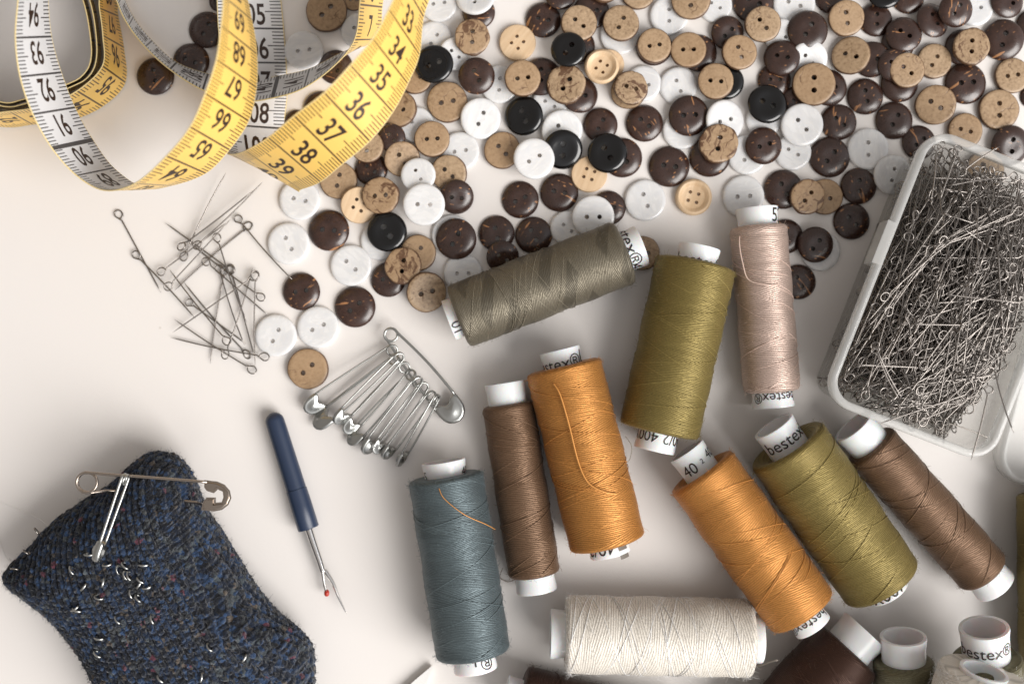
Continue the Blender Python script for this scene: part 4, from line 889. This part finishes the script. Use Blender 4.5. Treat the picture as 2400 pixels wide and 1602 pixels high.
def safety_pin(coil, cap, rw, rc, capl, capw, label, mat, roll=0.0, bow=0.0, group=None, capthick=0.0016, solid=True, sag=0.0):
    """coil, cap: world points of the coil centre and of the cap's mouth"""
    x = (cap - coil).normalized(); L = (cap - coil).length
    z = Vector((0, 0, 1)); z = (z - x * z.dot(x)).normalized(); y = z.cross(x)
    z2 = z * math.cos(roll) + y * math.sin(roll); y2 = y * math.cos(roll) - z * math.sin(roll)
    fr = lambda a, b, c_: coil + x * a + y2 * b + z2 * c_
    root = empty('safety_pin', (coil.x, coil.y, 0), label, 'safety pin', group)
    hw_ = capw * 0.5 - rw
    pts = []
    m = 14
    for k in range(m + 1):
        s = 1 - k / m; pts.append((L * s + 0.001, hw_ * s + rc * (1 - s) + bow * math.sin(math.pi * s), rw * 1.2))
    for k in range(1, 40):
        a = math.pi / 2 + (4 * math.pi - 1e-3) * k / 40 * 0.75 + 0
        pts.append((rc * math.cos(a), rc * math.sin(a), rw * 1.2 - 2.6 * rw * k / 40))
    for k in range(m + 1):
        s = k / m; pts.append((L * s + 0.001, -hw_ * s - rc * (1 - s) - (bow * 0.5 * math.sin(math.pi * s)), -rw * 1.2 * (1 - s) - sag * min(1, 3.5 * math.sin(math.pi * s))))
    V, F = tube([fr(*p) for p in pts], rw, 8)
    part('bent_wire', mesh('wire', V, F, mat), root)
    part('pressed_cap', capmesh(capl, capw, mat, lambda a, b, c_: fr(a + L, b, c_), capthick, solid), root)
    return root
s4 = lambda x, y, z: P(650 + x / 3.734, 720 + y / 3.734, z)
safety_pin(s4(995, 240, .004), s4(1455, 812, .0035), 0.00042, 0.0020, 0.0082, 0.0085, 'largest silver safety pin, open at the top of the cluster and carrying the others', MT['silver'], bow=0.0006, capthick=0.0022)
GP = 'small safety pins threaded on the large silver one'
SP = [((1005, 375), (395, 800), .0032, .003, 0.45, 'silver safety pin at the far left of the threaded cluster', 1.1), ((1020, 455), (470, 920), .0045, .003, -0.5, 'second threaded safety pin from the left, its cap hanging lowest there', 1.15), ((1062, 440), (610, 905), .006, .0055, 0.7, 'threaded safety pin with its cap propped high beside the second cap', 0.9),
      ((1112, 525), (690, 985), .0035, .003, 0.35, 'fourth threaded safety pin from the left, cap half covered', 0.9), ((1168, 590), (735, 1070), .0045, .0028, -0.55, 'middle pin of the threaded cluster with a broad flat cap', 1.0), ((1225, 650), (850, 1150), .006, .004, 0.8, 'threaded safety pin just right of the broad flat cap', 0.95),
      ((1275, 700), (925, 1165), .003, .0026, 0.5, 'third small safety pin from the right of the cluster', 0.8), ((1345, 775), (1005, 1215), .0045, .003, 0.9, 'last but one small safety pin at the right of the cluster', 0.8), ((1385, 805), (1120, 1265), .006, .0032, 1.25, 'rightmost small safety pin, its cap seen nearly edge on', 0.85)]
for (a, b, z1, z2, roll, l, sc) in SP:
    safety_pin(s4(*a, z1), s4(*b, z2), 0.00031, 0.0016, 0.0062 * sc, 0.0056 * sc, l, MT['silver'], roll=roll, group=GP, bow=0.0003, capthick=0.0026)
safety_pin(P(*o8(531, 338), .027), P(*o8(1238, 415), .027), 0.00042, 0.0029, 0.0083, 0.0087, 'large warm steel safety pin lying across the top of the cushion', MT['oldsteel'], capthick=0.0015, solid=False, sag=0.0085)
safety_pin(P(*o8(762, 320), .0295), P(*o8(628, 690), .031), 0.0004, 0.0014, 0.0066, 0.0036, 'small silver safety pin hanging from the large one over the cushion', MT['silver'], roll=1.5, capthick=0.0036)

# ---------------------------------------------------------------- seam ripper
root = empty('seam_ripper', tuple(P(700, 1190, 0)), 'seam ripper with navy handle, steel fork and a red ball tip', 'seam ripper')
sc = 3.014; pr_ = lambda x, y, z: P(580 + x / sc, 940 + y / sc, z)
ra = 0.0032; A_, B_ = pr_(175, 80, ra), pr_(432, 898, ra + 0.0004); ax = (B_ - A_).normalized(); L = (B_ - A_).length
n_ = (Vector((0, 0, 1)) - ax * ax.z).normalized(); sd = ax.cross(n_)
def lathe(prof, m=40, ex=1.0):
    V, F = [], []
    for x, rad in prof:
        for k in range(m):
            th = 2 * math.pi * k / m; V.append(A_ + ax * x + n_ * (math.cos(th) * rad * ex) + sd * (math.sin(th) * rad))
    for i in range(len(prof) - 1):
        for k in range(m): F.append((i * m + k, i * m + (k + 1) % m, (i + 1) * m + (k + 1) % m, (i + 1) * m + k))
    F.append(tuple(range(m - 1, -1, -1))); F.append(tuple((len(prof) - 1) * m + k for k in range(m))); return V, F
prof = [(0.0029 - 0.0029 * math.cos(t), max(0.0001, 0.0029 * math.sin(t))) for t in np.linspace(0.03, math.pi / 2, 9)]
prof += [(x, 0.0029 + 0.0003 * x / L) for x in np.linspace(0.006, L * 0.655, 6)] + [(L * 0.657, 0.00302), (L * 0.66, 0.00302), (L * 0.663, 0.00322), (L * 0.8, 0.0033), (L - 0.0002, 0.0033), (L, 0.0031)]
hm = mesh('handle', *lathe(prof), MT['navy']); hm.set_sharp_from_angle(angle=R(45)); part('handle', hm, root)
zz = 0.0031
stem_ = [pr_(432, 895, zz), pr_(470, 1010, zz), pr_(505, 1110, zz), pr_(535, 1205, zz)]
V1 = tube(catmull(stem_, 6), [0.0013 - 0.00035 * k / 18 for k in range(19)], 12)
V2 = tube(catmull([pr_(528, 1195, zz), pr_(537, 1250, zz), pr_(546, 1300, zz), pr_(556, 1340, zz)], 5), 0.00048, 8)
bl_ = catmull([pr_(545, 1190, zz), pr_(575, 1235, zz), pr_(608, 1290, zz), pr_(645, 1385, zz), pr_(700, 1500, zz)], 6)
V3 = tube(bl_, [0.00075 * (1 - 0.88 * (k / (len(bl_) - 1)) ** 2) for k in range(len(bl_))], 8)
part('steel_fork', mesh('fork', *join([V1, V2, V3]), MT['chrome']), root)
bm = bmesh.new(); bmesh.ops.create_uvsphere(bm, u_segments=20, v_segments=12, radius=0.00088)
bmesh.ops.scale(bm, vec=(0.95, 1.3, 1), verts=bm.verts); bm.transform(Matrix.Translation(pr_(560, 1352, zz)))
me = bpy.data.meshes.new('bead'); bm.to_mesh(me); bm.free(); me.materials.append(MT['red']); me.polygons.foreach_set('use_smooth', [True] * len(me.polygons))
part('ball_tip', me, root)

# ---------------------------------------------------------------- small loose things
def ribbon_strip(pts, w, mat, name, label, cat, thick=0.0006):
    V = []
    for (u, v), s in zip(pts, w):
        for sg in (-1, 1):
            for z in (0.0004, 0.0004 + thick): V.append(P(u + sg * s, v + sg * s * 0.3, z))
    F = []
    for i in range(len(pts) - 1):
        a = i * 4; b = a + 4; F += [(a, b, b + 1, a + 1), (a + 2, a + 3, b + 3, b + 2), (a + 1, b + 1, b + 3, a + 3), (a, a + 2, b + 2, b)]
    F += [(0, 1, 3, 2), (len(V) - 4, len(V) - 2, len(V) - 1, len(V) - 3)]
    return tag(part(name, mesh(name, V, F, mat, smooth=False)), label, cat)
ribbon_strip([(1013, 1560), (990, 1590), (960, 1630)], [1, 11, 22], MT['paper'], 'plastic_strip', 'pointed white strip at the bottom edge below the grey-blue spool', 'strip', 0.002)
def hair(pts, name, label, rad=0.00006, mat=None):
    q = catmull([P(*p) for p in pts], 10); return tag(part(name, mesh(name, *tube(q, rad, 5), mat or MT['paper'])), label, 'loose thread')
hair([(-10, 1172, .0002), (40, 1192, .0003), (90, 1215, .003), (118, 1236, .008)], 'loose_thread', 'fine white thread running from the left edge to the cushion')
hair([(-6, 1250, .0002), (12, 1300, .0003), (30, 1325, .0004)], 'loose_thread', 'short white hair at the left edge beside the cushion corner')
hair([(1466, 1022, .004), (1480, 1045, .003), (1476, 1075, .0015), (1464, 1086, .001)], 'loose_thread', 'small olive thread loop between the ochre and olive spools', 0.00007, TM['olive'])
hair([(1178, 1330, .002), (1172, 1352, .001), (1190, 1362, .0005), (1210, 1356, .001)], 'loose_thread', 'small brown thread loop at the slim brown spool foot', 0.0001, TM['brown'])
